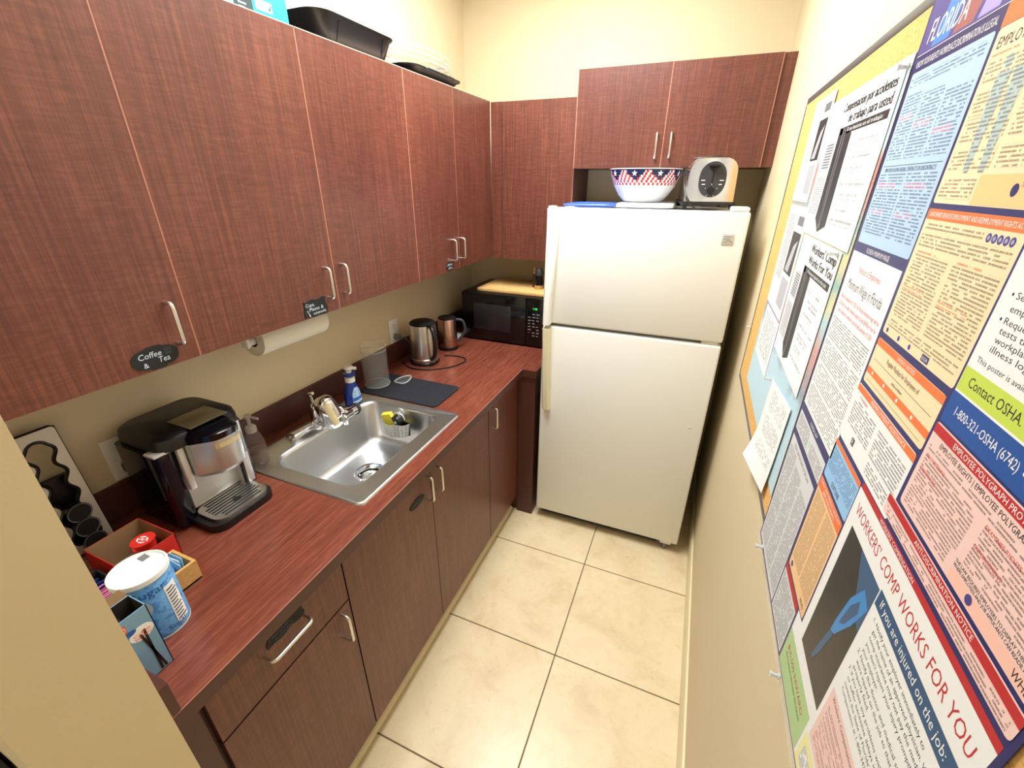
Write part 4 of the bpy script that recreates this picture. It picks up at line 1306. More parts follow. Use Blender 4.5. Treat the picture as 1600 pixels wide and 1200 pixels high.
mb = MB(); mb.rod((0, -0.004, 0.066), (0, -0.016, 0.066), 0.013, 0.011, BLACK, 20); mb.build('browning_knob', pn)
mb = MB()
for x, z, w in ((-0.030, 0.086, 0.012), (0.030, 0.086, 0.012), (-0.033, 0.100, 0.014), (0.033, 0.100, 0.014)):
    mb.box((x - w / 2, -0.0056, z), (x + w / 2, -0.0044, z + 0.003), PAPER)
for i in range(5):
    a = R(20 + 35 * i); mb.box((0.022 * math.cos(a) - .0012, -0.0056, 0.066 + 0.022 * math.sin(a) * (-1 if i % 2 else 1) - .0012), (0.022 * math.cos(a) + .0012, -0.0044, 0.066 + 0.022 * math.sin(a) * (-1 if i % 2 else 1) + .0012), PAPER)
mb.build('button_marks', pn, smooth=False)['kind'] = 'stuff'
for x in (-0.035, 0.012):
    mb = MB(); mb.box((x, 0.045, 0.176), (x + 0.026, 0.225, 0.1826), BLACKM); mb.build('bread_slot', t)
mb = MB(); mb.tube(catmull([(-0.088, 0.12, 0.15), (-0.098, 0.03, 0.10), (-0.088, -0.025, 0.05), (-0.055, -0.045, 0.006), (-0.03, -0.05, 0.003)], 8), 0.0028, BLACK, 8)
mb.tube(catmull([(-0.06, 0.18, 0.184), (0.02, 0.16, 0.190), (0.075, 0.15, 0.176), (0.098, 0.15, 0.12), (0.101, 0.15, 0.05)], 8), 0.0028, BLACK, 8)
mb.rod((0.101, 0.15, 0.052), (0.101, 0.15, 0.085), 0.009, 0.007, BLACK, 10)
mb.build('power_cord', t)

# ------------------------------------------------------------------ bulletin board and posters on the right wall
CORK = pm('cork', (232, 190, 112), 0.9)
nt, N, L, b = nodes_of(CORK)
L.new(ramp(nt, noise(nt, scaled_pos(nt, (1, 1, 1)), 240.0, 4.0, 0.7), [(0.3, (140, 92, 46)), (0.42, (222, 172, 98)), (0.65, (234, 190, 120))]), b.inputs['Base Color'])
BY0, BY1, BZ0, BZ1 = 0.985, -0.60, 1.112, 1.972
t = thing('bulletin_board', 'cork bulletin board in a thin aluminium frame on the right wall', 'bulletin board', (WX, 0.2, BZ0))
mb = MB(); mb.box((WX - 0.0082, BY1, BZ0), (WX - 0.001, BY0, BZ1), CORK); mb.build('cork_panel', t, smooth=False)
for a, b2 in (((BY1, BZ0 - 0.006), (BY0, BZ0 + 0.010)), ((BY1, BZ1 - 0.010), (BY0, BZ1 + 0.007)), ((BY0 - 0.010, BZ0 + 0.010), (BY0 + 0.006, BZ1 - 0.010)), ((BY1 - 0.006, BZ0 + 0.010), (BY1 + 0.010, BZ1 - 0.010))):
    mb = MB(); mb.box((WX - 0.0092, a[0], a[1]), (WX - 0.001, b2[0], b2[1]), ALU, 0.002); mb.build('frame_rail', t)

def print_mat(name, paper, ink, pitch, word=1.0, cover=0.42, strength=0.72):
    if name in MATS: return MATS[name]
    mt = pm(name, paper, 0.75)
    nt, N, L, b = nodes_of(mt)
    g = nt.nodes.new('ShaderNodeNewGeometry')
    sp = nt.nodes.new('ShaderNodeSeparateXYZ')
    L.new(g.outputs['Position'], sp.inputs[0])
    row = math_n(nt, 'DIVIDE', sp.outputs[2], pitch)
    fr = math_n(nt, 'FRACT', row)
    fl_ = math_n(nt, 'FLOOR', row)
    m1 = math_n(nt, 'MULTIPLY', math_n(nt, 'GREATER_THAN', fr, 0.24), math_n(nt, 'LESS_THAN', fr, 0.74))
    cb = nt.nodes.new('ShaderNodeCombineXYZ')
    L.new(math_n(nt, 'DIVIDE', sp.outputs[1], pitch * 2.6 * word), cb.inputs[0])
    L.new(math_n(nt, 'MULTIPLY', fl_, 7.31), cb.inputs[1])
    w1 = math_n(nt, 'GREATER_THAN', noise(nt, cb.outputs[0], 1.0, 1.0), cover)
    cb2 = nt.nodes.new('ShaderNodeCombineXYZ')
    L.new(math_n(nt, 'DIVIDE', sp.outputs[1], pitch * 0.33), cb2.inputs[0])
    L.new(math_n(nt, 'MULTIPLY', row, 3.0), cb2.inputs[1])
    w2 = math_n(nt, 'GREATER_THAN', noise(nt, cb2.outputs[0], 1.0, 1.0), 0.40)
    k = math_n(nt, 'MULTIPLY', math_n(nt, 'MULTIPLY', m1, w1), math_n(nt, 'MULTIPLY', w2, strength))
    L.new(mix(nt, k, lin(paper), lin(ink)), b.inputs['Base Color'])
    return mt

NAVY = pm('poster_navy', (40, 42, 104), 0.4); ORANGE = pm('poster_orange', (236, 122, 66), 0.5); POSTR = pm('poster_red', (190, 44, 50), 0.5)
c_lb, c_pe, c_wh, c_pk, c_gr, c_bl = (176, 204, 236), (248, 220, 180), (238, 240, 240), (240, 206, 200), (214, 216, 218), (150, 196, 236)
INK = (56, 56, 66)
FLAT = {k: pm('paper_' + k, v, 0.6) for k, v in dict(lb=c_lb, pe=c_pe, wh=c_wh, pk=c_pk, gr=c_gr, bl=c_bl, blk=(34, 34, 36)).items()}
TXTM = {
    'lb': print_mat('text_lb', c_lb, (60, 70, 100), 0.0037), 'pe': print_mat('text_pe', c_pe, (96, 78, 62), 0.0035), 'wh': print_mat('text_wh', c_wh, INK, 0.0040),
    'pk': print_mat('text_pk', c_pk, (92, 66, 66), 0.0034), 'gr': print_mat('text_gr', c_gr, (70, 72, 80), 0.0036, 1.0, 0.40), 'bl': print_mat('text_bl', c_bl, (60, 86, 120), 0.0034),
    'or': print_mat('text_or', (240, 200, 150), (104, 84, 62), 0.0026, 0.8, 0.36), 'big': print_mat('text_big', (240, 240, 238), (120, 120, 124), 0.0085, 0.55),
    'rd': print_mat('text_rd', c_lb, (200, 70, 70), 0.0037), 'rdp': print_mat('text_rdp', c_pe, (220, 90, 60), 0.0037), 'rdk': print_mat('text_rdk', c_pk, (206, 60, 60), 0.0040)}
TW = pm('print_white', (240, 240, 240), 0.6); TK = pm('print_black', (38, 38, 44), 0.6); TR = pm('print_red', (206, 60, 60), 0.6); TG = pm('print_green', (88, 120, 60), 0.6)
XP = WX - 0.0105                      # face of the poster sheet
def rect(mb, ya, yb, za, zb, lay, mt):
    x = XP - 0.00006 * lay
    ya, yb = max(ya, yb), min(ya, yb)
    mb.poly([(x, ya, za), (x, yb, za), (x, yb, zb), (x, ya, zb)], mt)
def rr_panel(mb, ya, yb, za, zb, lay, mt, r=0.004):
    x = XP - 0.00006 * lay
    ya, yb = max(ya, yb), min(ya, yb)
    mb.poly([(x, -p[0], p[1]) for p in rrect(-ya, za, -yb, zb, r, 3)], mt)
def disc(mb, y, z, r, lay, mt, ry=None):
    x = XP - 0.00006 * lay
    mb.poly([(x, y - a, z + c_) for a, c_ in ellipse(r, ry or r, 20)], mt)
def wtext(mb, s, y, z, h, lay, mt, w=None, align='LEFT', slant=0.0):
    mb.text(s, (XP - 0.00006 * lay, y, z), -Y, Z, h, mt, w, align, slant)
class Panel(MB):
    def done(self, parent, label=None):
        self.recalc = False
        o = self.build('notice_panel', parent, smooth=False)
        if label: o['label'] = label
        return o

PY0, PY1, PZ0, PZ1 = 0.142, -0.458, 1.085, 2.03
post = thing('labor_law_poster', 'large navy labor law poster crowded with coloured notices on the board', 'poster', (XP, -0.16, PZ0))
mb = MB(); mb.box((XP, PY1, PZ0), (XP + 0.0008, PY0, PZ1), NAVY); mb.build('sheet', post, smooth=False)
mb = MB(); mb.box((XP + 0.0002, PY1, PZ0 - 0.018), (XP + 0.0006, PY0 + 0.012, PZ0), pm('clear_laminate', (235, 235, 235), 0.15, alpha=0.22)); mb.build('laminate_edge', post, smooth=False)
# FLORIDA header
p = Panel()
rect(p, 0.136, -0.456, 1.905, 2.025, 1, pm('header_purple', (78, 70, 140), 0.5))
for ya, yb, dz, mt in ((0.10, 0.055, 0.05, pm('header_blue', (70, 130, 210), 0.5)), (0.045, 0.0, 0.06, pm('header_rust', (160, 92, 92), 0.5)), (-0.01, -0.05, 0.05, pm('header_lilac', (170, 156, 220), 0.5)), (-0.09, -0.2, 0.06, MATS['header_blue']), (-0.25, -0.4, 0.06, MATS['header_rust'])):
    x = XP - 0.00012
    p.poly([(x, ya, 1.908), (x, yb, 1.908), (x, yb - dz, 2.025), (x, ya - dz, 2.025)], mt)
wtext(p, 'FLORIDA', 0.118, 1.915, 0.024, 4, TW, 0.098, slant=0.1)
rect(p, 0.136, -0.456, 1.9045, 1.9052, 5, TW)
p.done(post, 'purple header reading FLORIDA')
# discrimination notice
p = Panel()
wtext(p, 'KNOW YOUR RIGHTS: WORKPLACE DISCRIMINATION IS ILLEGAL', 0.128, 1.891, 0.0075, 2, TW, 0.188)
rr_panel(p, 0.132, -0.064, 1.677, 1.886, 1, FLAT['lb'])
for k, (a, c_) in enumerate(((0.126, 0.072), (0.066, 0.008), (0.002, -0.056))):
    rect(p, a, c_, 1.785, 1.862 - 0.006 * k, 2, TXTM['lb'])
    rect(p, a, c_ + 0.01, 1.83 - 0.012 * k, 1.838 - 0.012 * k, 3, TXTM['rd'])
rect(p, 0.126, -0.056, 1.869, 1.881, 2, TXTM['lb'])
for a, c_ in ((0.126, 0.036), (0.030, -0.056)):
    rect(p, a, c_, 1.690, 1.768, 2, TXTM['lb'])
    rect(p, a, c_ + 0.02, 1.749, 1.757, 3, TXTM['rd'])
    rect(p, a, c_ + 0.03, 1.716, 1.723, 3, TXTM['rd'])
rect(p, 0.126, -0.056, 1.777, 1.7776, 3, FLAT['blk'])
wtext(p, 'EMPLOYERS HOLDING FEDERAL CONTRACTS OR SUBCONTRACTS', 0.035, 1.770, 0.0048, 3, TK, 0.16, 'CENTER')
p.done(post)
# minimum wage
p = Panel()
wtext(p, 'FLORIDA MINIMUM WAGE', 0.035, 1.6665, 0.0065, 2, TW, 0.09, 'CENTER')
rect(p, 0.136, -0.060, 1.402, 1.6635, 1, FLAT['wh'])
wtext(p, 'Notice to Employees', 0.037, 1.638, 0.009, 2, TR, 0.09, 'CENTER')
wtext(p, 'Minimum Wage in Florida', 0.037, 1.612, 0.014, 2, TK, 0.15, 'CENTER')
for k, s_ in enumerate(('Effective September 30, 2023, the Florida minimum wage will be', '$12.00 per hour, with a minimum wage of at least $8.98 per hour for', 'tipped employees, in addition to tips, through September 29, 2024.')):
    wtext(p, s_, 0.037, 1.594 - k * 0.0105, 0.0062, 2, TR, 0.176 if k < 2 else 0.165, 'CENTER')
for k in range(4):
    rect(p, 0.128, -0.052, 1.540 - k * 0.0405 - 0.012, 1.565 - k * 0.0405, 2, TXTM['wh'])
p.done(post)
# grey lower-left notices
p = Panel(); rect(p, 0.136, -0.050, 1.349, 1.3865, 1, FLAT['gr']); rect(p, 0.130, 0.05, 1.352, 1.382, 2, TXTM['gr']); rect(p, 0.03, -0.044, 1.352, 1.376, 2, TXTM['gr']); wtext(p, 'FLORIDA LAW', 0.04, 1.3905, 0.006, 2, TW, 0.05, 'CENTER'); disc(p, 0.04, 1.366, 0.006, 3, pm('pale_green', (180, 220, 196), 0.6)); p.done(post)
p = Panel(); rect(p, 0.136, -0.042, 1.09, 1.336, 1, FLAT['gr'])
for k, (a, c_) in enumerate(((0.130, 0.076), (0.070, 0.018), (0.012, -0.038))):
    rect(p, a, c_, 1.10, 1.318 - 0.01 * k, 2, TXTM['gr'])
wtext(p, 'EQUAL OPPORTUNITY IS THE LAW', 0.047, 1.323, 0.0065, 2, TK, 0.12, 'CENTER'); p.done(post)
# peach wage notice
p = Panel()
rect(p, -0.070, -0.244, 1.8855, 1.935, 1, ORANGE)
rr_panel(p, -0.070, -0.244, 1.7375, 1.885, 1, FLAT['pe'])
wtext(p, 'EMPLOYEE RIGHTS', -0.078, 1.868, 0.009, 3, TK, 0.10)
FIG = print_mat('figure_blue_grey', (176, 194, 192), (96, 90, 84), 0.0035)
for dy in (0.0, -0.028):
    disc(p, -0.112 + dy, 1.853, 0.006, 4, FIG)
    x = XP - 0.00026
    p.poly([(x, -0.100 + dy, 1.846), (x, -0.124 + dy, 1.846), (x, -0.120 + dy, 1.80), (x, -0.117 + dy, 1.765), (x, -0.108 + dy, 1.765), (x, -0.103 + dy, 1.80)], FIG)
for a, c_ in ((-0.076, -0.152), (-0.160, -0.238)):
    for k in range(4):
        rect(p, a, c_, 1.768 + k * 0.0245 , 1.786 + k * 0.0245, 3, TXTM['pe'])
        if k % 2: rect(p, a, c_ + 0.03, 1.787 + k * 0.0245, 1.7905 + k * 0.0245, 3, TXTM['rdp'])
rect(p, -0.145, -0.242, 1.7385, 1.763, 4, pm('paper_peach_deep', (250, 200, 140), 0.6))
disc(p, -0.205, 1.751, 0.005, 5, NAVY)
wtext(p, '1-866-4-USWAGE', -0.212, 1.753, 0.0045, 5, TK, 0.028)
rect(p, -0.076, -0.14, 1.742, 1.76, 4, TXTM['pe'])
p.done(post)
# USERRA
p = Panel()
rr_panel(p, -0.068, -0.246, 1.594, 1.731, 1, FLAT['pe']); rr_panel(p, -0.068, -0.246, 1.7215, 1.732, 2, ORANGE, 0.003)
wtext(p, 'UNIFORMED SERVICES EMPLOYMENT AND REEMPLOYMENT RIGHTS ACT', -0.157, 1.7245, 0.0045, 3, TW, 0.166, 'CENTER')
rect(p, -0.076, -0.19, 1.712, 1.7185, 2, TXTM['pe'])
for k in range(5):
    disc(p, -0.199 - 0.0085 * k, 1.7145, 0.0038, 3, pm('seal_indigo', (70, 70, 140), 0.5)); disc(p, -0.199 - 0.0085 * k, 1.7145, 0.0018, 4, pm('seal_inner', (170, 170, 200), 0.5))
rect(p, -0.074, -0.24, 1.694, 1.709, 2, TXTM['pe'])
for a, c_ in ((-0.076, -0.152), (-0.162, -0.240)):
    rect(p, a, c_, 1.618, 1.688, 2, TXTM['pe']); rect(p, a, c_ + 0.03, 1.686, 1.690, 3, TXTM['rdp']); rect(p, a, c_ + 0.02, 1.648, 1.6525, 3, TXTM['rdp'])
rect(p, -0.076, -0.24, 1.604, 1.614, 2, TXTM['pe'])
for y in (-0.080, -0.115, -0.145): disc(p, y, 1.599, 0.003, 3, MATS['seal_indigo'])
rect(p, -0.176, -0.192, 1.596, 1.603, 3, NAVY); wtext(p, 'ESGR', -0.184, 1.5975, 0.0035, 4, TW, 0.012, 'CENTER')
p.done(post)
# payday
p = Panel()
rr_panel(p, -0.066, -0.243, 1.529, 1.586, 1, FLAT['pe']); rect(p, -0.066, -0.243, 1.577, 1.5855, 2, ORANGE); rect(p, -0.066, -0.243, 1.541, 1.549, 2, ORANGE)
wtext(p, 'PAYDAY | NOTICE', -0.155, 1.579, 0.0045, 3, TW, 0.045, 'CENTER')
wtext(p, 'Regular Paydays for Employees of', -0.155, 1.567, 0.0055, 3, TK, 0.088, 'CENTER')
rect(p, -0.075, -0.235, 1.5605, 1.561, 3, TK); wtext(p, 'shall be as follows:', -0.155, 1.553, 0.0035, 3, TK, 0.03, 'CENTER')
for y in (-0.085, -0.125, -0.165, -0.205): disc(p, y, 1.545, 0.0022, 3, TW)
rect(p, -0.075, -0.235, 1.534, 1.5344, 3, TK)
p.done(post)
# reemployment assistance
p = Panel()
rr_panel(p, -0.060, -0.241, 1.443, 1.523, 1, FLAT['wh']); rect(p, -0.060, -0.241, 1.5135, 1.522, 2, ORANGE)
wtext(p, 'REEMPLOYMENT ASSISTANCE', -0.165, 1.5155, 0.0048, 3, TW, 0.105, 'CENTER')
wtext(p, 'To Employees:', -0.078, 1.507, 0.004, 3, TR, 0.03)
for a, c_ in ((-0.066, -0.145), (-0.155, -0.235)): rect(p, a, c_, 1.468, 1.504, 2, TXTM['wh'])
rect(p, -0.16, -0.225, 1.447, 1.464, 2, TXTM['wh']); rect(p, -0.100, -0.110, 1.452, 1.462, 3, TK); wtext(p, 'R', -0.105, 1.4535, 0.007, 4, TW, None, 'CENTER')
p.done(post)
# blue and orange small notices
p = Panel(); rr_panel(p, -0.055, -0.166, 1.3755, 1.436, 1, FLAT['bl']); rect(p, -0.055, -0.166, 1.4285, 1.4355, 2, ORANGE); rect(p, -0.060, -0.162, 1.392, 1.425, 2, TXTM['bl']); wtext(p, 'QUITLINE', -0.11, 1.380, 0.007, 3, TK, 0.035, 'CENTER'); p.done(post)
p = Panel(); rr_panel(p, -0.052, -0.164, 1.196, 1.370, 1, pm('paper_orange_tan', (240, 200, 150), 0.6)); rect(p, -0.052, -0.164, 1.352, 1.3695, 2, ORANGE)
wtext(p, 'FAMILY AND MEDICAL LEAVE ACT', -0.108, 1.3625, 0.0042, 3, TW, 0.10, 'CENTER'); wtext(p, 'EMPLOYEE RIGHTS', -0.108, 1.3545, 0.0048, 3, TW, 0.06, 'CENTER')
for a, c_ in ((-0.057, -0.106), (-0.111, -0.160)): rect(p, a, c_, 1.216, 1.348, 2, TXTM['or'])
disc(p, -0.066, 1.206, 0.005, 3, MATS['seal_indigo']); wtext(p, 'WHD', -0.135, 1.202, 0.008, 3, TK, 0.02); p.done(post)
p = Panel(); rect(p, -0.046, -0.140, 1.180, 1.192, 1, POSTR); rect(p, -0.046, -0.140, 1.09, 1.1795, 1, FLAT['gr']); rect(p, -0.050, -0.136, 1.095, 1.175, 2, TXTM['gr']); p.done(post)
# OSHA
p = Panel()
rect(p, -0.249, -0.455, 1.5955, 1.903, 1, FLAT['wh'])
rr_panel(p, -0.249, -0.44, 1.7345, 1.74, 1, FLAT['wh'])
for z, s_, w in ((1.712, 'days. You have the right to', 0.13), (1.7015, 'have the law enforce your', 0.125), (1.691, 'rights.', 0.03), (1.678, 'See any OSHA citations issued to your', 0.175), (1.6685, 'employer.', 0.045), (1.659, 'Request copies of your medical records,', 0.18), (1.6515, 'tests that measure hazards in the', 0.155), (1.644, 'workplace, and the workplace injury and', 0.18), (1.6365, 'illness log.', 0.05)):
    wtext(p, s_, -0.267, z, 0.0052, 2, TK, w)
for z in (1.715, 1.6805, 1.6615): disc(p, -0.262, z, 0.0013, 2, NAVY)
wtext(p, 'This poster is available free from OSHA.', -0.258, 1.625, 0.0046, 2, TK, 0.135)
rect(p, -0.2495, -0.44, 1.5975, 1.6185, 2, pm('lime_green', (196, 218, 86), 0.55)); wtext(p, 'Contact OSHA. We can help.', -0.262, 1.6045, 0.0085, 3, TK, 0.135)
rect(p, -0.2485, -0.457, 1.5665, 1.5955, 3, pm('osha_blue', (30, 82, 160), 0.5))
wtext(p, '1-800-321-OSHA (6742)', -0.263, 1.578, 0.0078, 4, TW, 0.088); disc(p, -0.358, 1.5815, 0.0016, 4, TW); wtext(p, 'TTY 1-877-889-5627', -0.366, 1.578, 0.0078, 4, pm('print_lime', (190, 206, 120), 0.6), 0.078)
p.done(post, 'white panel with lime strip reading Contact OSHA. We can help.')
# polygraph
p = Panel()
rr_panel(p, -0.247, -0.453, 1.4745, 1.564, 1, FLAT['pk']); rect(p, -0.247, -0.453, 1.5535, 1.5625, 2, POSTR)
wtext(p, 'EMPLOYEE POLYGRAPH PROTECTION ACT', -0.352, 1.5555, 0.0052, 3, TW, 0.14, 'CENTER')
wtext(p, 'EMPLOYEE RIGHTS | EMPLOYEE POLYGRAPH PROTECTION ACT', -0.266, 1.5460, 0.0050, 3, TK, 0.182)
rect(p, -0.252, -0.447, 1.5365, 1.5435, 2, TXTM['pk'])
for a, c_ in ((-0.253, -0.340), (-0.352, -0.447)):
    rect(p, a, c_, 1.497, 1.533, 2, TXTM['pk'])
wtext(p, 'PROHIBITIONS', -0.254, 1.5305, 0.0036, 3, TR, 0.035); wtext(p, 'EXEMPTIONS', -0.254, 1.5165, 0.0036, 3, TR, 0.03); wtext(p, 'EXAMINEE RIGHTS', -0.353, 1.5305, 0.0036, 3, TR, 0.042); wtext(p, 'ENFORCEMENT', -0.353, 1.5125, 0.0036, 3, TR, 0.035)
rect(p, -0.253, -0.335, 1.478, 1.4965, 2, TXTM['pk'])
wtext(p, 'THE LAW REQUIRES EMPLOYERS TO DISPLAY THIS POSTER', -0.345, 1.4915, 0.0030, 3, TK, 0.10); wtext(p, 'WHERE EMPLOYEES AND JOB APPLICANTS CAN READILY SEE IT.', -0.345, 1.4875, 0.0030, 3, TK, 0.10)
rect(p, -0.345, -0.45, 1.4755, 1.4862, 2, pm('paper_pink_deep', (246, 196, 180), 0.6))
disc(p, -0.374, 1.481, 0.0042, 3, MATS['seal_indigo']); wtext(p, 'WHD', -0.428, 1.4775, 0.0065, 3, TK, 0.018)
p.done(post)
# anti-discrimination strip
p = Panel()
rr_panel(p, -0.228, -0.453, 1.4475, 1.4705, 5, FLAT['pk']); rect(p, -0.228, -0.453, 1.4605, 1.469, 6, POSTR); wtext(p, 'ANTI-DISCRIMINATION NOTICE', -0.345, 1.4625, 0.0048, 7, TW, 0.10, 'CENTER'); rect(p, -0.234, -0.447, 1.449, 1.4595, 6, TXTM['pk']); p.done(post)
# workers' comp
p = Panel()
rect(p, -0.168, -0.4525, 1.194, 1.4335, 1, FLAT['wh']); rect(p, -0.146, -0.4525, 1.088, 1.194, 1, FLAT['wh']); rect(p, -0.171, -0.4525, 1.4335, 1.4415, 1, POSTR); wtext(p, "WORKERS' COMPENSATION", -0.275, 1.4350, 0.0048, 3, TW, 0.085, 'CENTER')
wtext(p, "WORKERS' COMP WORKS FOR YOU", -0.180, 1.4045, 0.0145, 2, POSTR, 0.262)
BB = pm('slate_blue_bar', (50, 88, 128), 0.5)
rect(p, -0.285, -0.452, 1.3725, 1.3925, 2, BB); wtext(p, 'If you are injured on the job:', -0.294, 1.3785, 0.0095, 3, TW, 0.136)
XR = pm('xray_dark', (44, 44, 48), 0.35); XB1 = pm('xray_blue', (62, 140, 208), 0.4); XB2 = pm('xray_mid', (58, 94, 132), 0.4)
x = XP - 0.00012
rect(p, -0.186, -0.283, 1.183, 1.389, 2, XR)
def xs_(k): return XP - 0.00006 * k
p.poly([(xs_(3), -0.225, 1.389), (xs_(3), -0.283, 1.389), (xs_(3), -0.283, 1.325), (xs_(3), -0.262, 1.330)], XB2)
p.poly([(xs_(4), -0.262, 1.366), (xs_(4), -0.281, 1.356), (xs_(4), -0.268, 1.316), (xs_(4), -0.247, 1.275), (xs_(4), -0.236, 1.268), (xs_(4), -0.238, 1.29), (xs_(4), -0.246, 1.335)], XB1)
p.poly([(xs_(5), -0.264, 1.350), (xs_(5), -0.270, 1.338), (xs_(5), -0.255, 1.302), (xs_(5), -0.245, 1.293), (xs_(5), -0.252, 1.33)], XB2)
p.poly([(xs_(4), -0.236, 1.270), (xs_(4), -0.246, 1.272), (xs_(4), -0.236, 1.225), (xs_(4), -0.226, 1.20), (xs_(4), -0.222, 1.205), (xs_(4), -0.229, 1.24)], XB2)
items = ['1. Notify your employer immediately to', '    get the name of an approved physician. Workers\'', '    comp insurance may not pay the medical bills if', '    you don\'t report your injury promptly to', '    your employer.', '2. Notify the doctor and medical staff that you', '    were injured on the job so that bills may be', '    properly filed.', '3. If you have any problems with your claim', '    or suffer excessive delays in treatment,', '    contact the State of Florida\'s Division of Workers\'', '    Compensation at 1-800-342-1741.']
for k, s_ in enumerate(items):
    wtext(p, s_.strip(), -0.296 - (0.0 if s_[0].isdigit() else 0.006), 1.360 - k * 0.0092, 0.0052, 2, TK, min(0.148, len(s_.strip()) * 0.0031))
rect(p, -0.290, -0.4525, 1.148, 1.243, 2, FLAT['pk']); wtext(p, "Workers' Compensation", -0.298, 1.232, 0.006, 3, TK, 0.07)
for k in range(7): rect(p, -0.298, -0.445 + 0.01 * (k % 3), 1.157 + k * 0.0095, 1.163 + k * 0.0095, 3, TXTM['pk'])
rect(p, -0.146, -0.278, 1.089, 1.158, 2, pm('reward_green', (176, 208, 150), 0.55)); wtext(p, '$25,000 REWARD', -0.160, 1.130, 0.009, 3, POSTR, 0.10); wtext(p, 'ANTI-FRAUD REWARD PROGRAM', -0.160, 1.118, 0.005, 3, TK, 0.10)
rect(p, -0.283, -0.4525, 1.089, 1.143, 2, pm('pale_yellow', (240, 236, 170), 0.6)); rect(p, -0.292, -0.44, 1.10, 1.13, 3, TXTM['wh'])
p.done(post, "white workers' compensation panel with an arm X-ray picture")

# ---- monochrome notices, map and loose sheets beyond the poster
def sheet(name, label, cat, y0, y1, z0, z1, dx, mt, fn=None, tilt=0.0):
    global XP
    keep = XP
    XP = WX - 0.0105 + dx
    t = thing(name, label, cat, (XP, (y0 + y1) / 2, z0))
    mb = MB(); mb.box((XP, y1, z0), (XP + 0.0005, y0, z1), mt); mb.build('sheet', t, smooth=False)
    if fn:
        mb = MB(); fn(mb); mb.recalc = False
        mb.build('print', t, smooth=False)
    XP = keep
    if tilt: t.rotation_euler = (tilt, 0, 0)
    return t
MAP = pm('map_print', (120, 180, 180), 0.5)
nt, N, L, b = nodes_of(MAP)
g_ = nt.nodes.new('ShaderNodeNewGeometry'); sp_2 = nt.nodes.new('ShaderNodeSeparateXYZ'); L.new(g_.outputs['Position'], sp_2.inputs[0])
f1 = math_n(nt, 'ADD', math_n(nt, 'MULTIPLY', math_n(nt, 'SUBTRACT', sp_2.outputs[2], 1.175), 1.35), math_n(nt, 'MULTIPLY', math_n(nt, 'SUBTRACT', noise(nt, scaled_pos(nt, (1, 1, 1)), 14.0, 3.0), 0.5), 0.16))
c1 = ramp(nt, f1, [(0.0, (176, 216, 232)), (0.26, (166, 208, 228)), (0.33, (92, 110, 140)), (0.40, (196, 110, 96)), (0.47, (150, 196, 206)), (0.52, (206, 196, 110)), (0.58, (70, 158, 152)), (0.64, (206, 190, 110)), (0.70, (74, 150, 140)), (0.76, (178, 78, 60)), (0.83, (176, 96, 76)), (0.87, (176, 222, 232)), (1.0, (170, 220, 232))])
f2 = noise(nt, scaled_pos(nt, (1, 60, 60)), 2.0, 4.0, 0.7)
L.new(mix(nt, math_n(nt, 'MULTIPLY', f2, 0.55), c1, lin((226, 236, 236))), b.inputs['Base Color'])
sheet('wall_map', 'colourful wall map mostly hidden behind the black and white notices', 'map', 0.80, 0.150, 1.175, 1.915, 0.0006, MAP)
G1, G2, G3 = pm('photo_dark', (46, 46, 50), 0.5), pm('photo_mid', (112, 112, 118), 0.5), pm('photo_light', (176, 176, 182), 0.5)
def comp_notice(y0, y1, z0, z1, lines, bar, dark):
    W_, H_ = y0 - y1, z1 - z0
    def fn(mb):
        def yy(a): return y0 - a * W_
        def zz(a): return z0 + a * H_
        for k, (s_, w) in enumerate(lines):
            for q in (-0.0012, 0.0, 0.0012):
                wtext(mb, s_, yy(0.95) + q, zz(0.905 - 0.085 * k), H_ * 0.062, 3 + int(q * 1000), TK, W_ * w, 'RIGHT')
        rect(mb, yy(0.28), yy(0.96), zz(0.745), zz(0.795), 2, G1); wtext(mb, bar, yy(0.90), zz(0.758), H_ * 0.026, 3, TW, W_ * 0.50, 'RIGHT')
        x2 = XP - 0.00012
        mb.poly([(x2, yy(0.26), zz(0.80)), (x2, yy(0.50), zz(0.74)), (x2, yy(0.52), zz(0.10)), (x2, yy(0.38), zz(0.04)), (x2, yy(0.26), zz(0.14))], G1)
        x2 = XP - 0.00018
        mb.poly([(x2, yy(0.33), zz(0.79)), (x2, yy(0.39), zz(0.77)), (x2, yy(0.40), zz(0.08)), (x2, yy(0.36), zz(0.06))], G2)
        mb.poly([(x2, yy(0.355), zz(0.78)), (x2, yy(0.37), zz(0.77)), (x2, yy(0.38), zz(0.1)), (x2, yy(0.37), zz(0.1))], G3)
        rect(mb, yy(0.05), yy(0.24), zz(0.50), zz(0.72), 2, pm('photo_text_grey', (190, 194, 202), 0.6))
        for k in range(9): rect(mb, yy(0.07), yy(0.22), zz(0.52 + 0.021 * k), zz(0.53 + 0.021 * k), 3, G2)
        rect(mb, yy(0.04), yy(0.24), zz(0.16), zz(0.46), 2, TXTM['gr'])
        for k in range(7):
            rect(mb, yy(0.58), yy(0.93 - 0.05 * (k % 3)), zz(0.64 - 0.085 * k), zz(0.685 - 0.085 * k), 2, TXTM['big'])
            disc(mb, yy(0.565), zz(0.66 - 0.085 * k), 0.002, 3, TK) if k % 3 == 0 else None
    return fn
sheet('safety_notice', 'black and white Spanish injury notice pinned above its English twin', 'notice', 0.560, 0.162, 1.655, 1.906, -0.0008, PAPER, comp_notice(0.560, 0.162, 1.655, 1.906, (('Compensación por accidentes', 0.72), ('de trabajo para usted', 0.58)), 'Si se lesiona en el trabajo:', True))
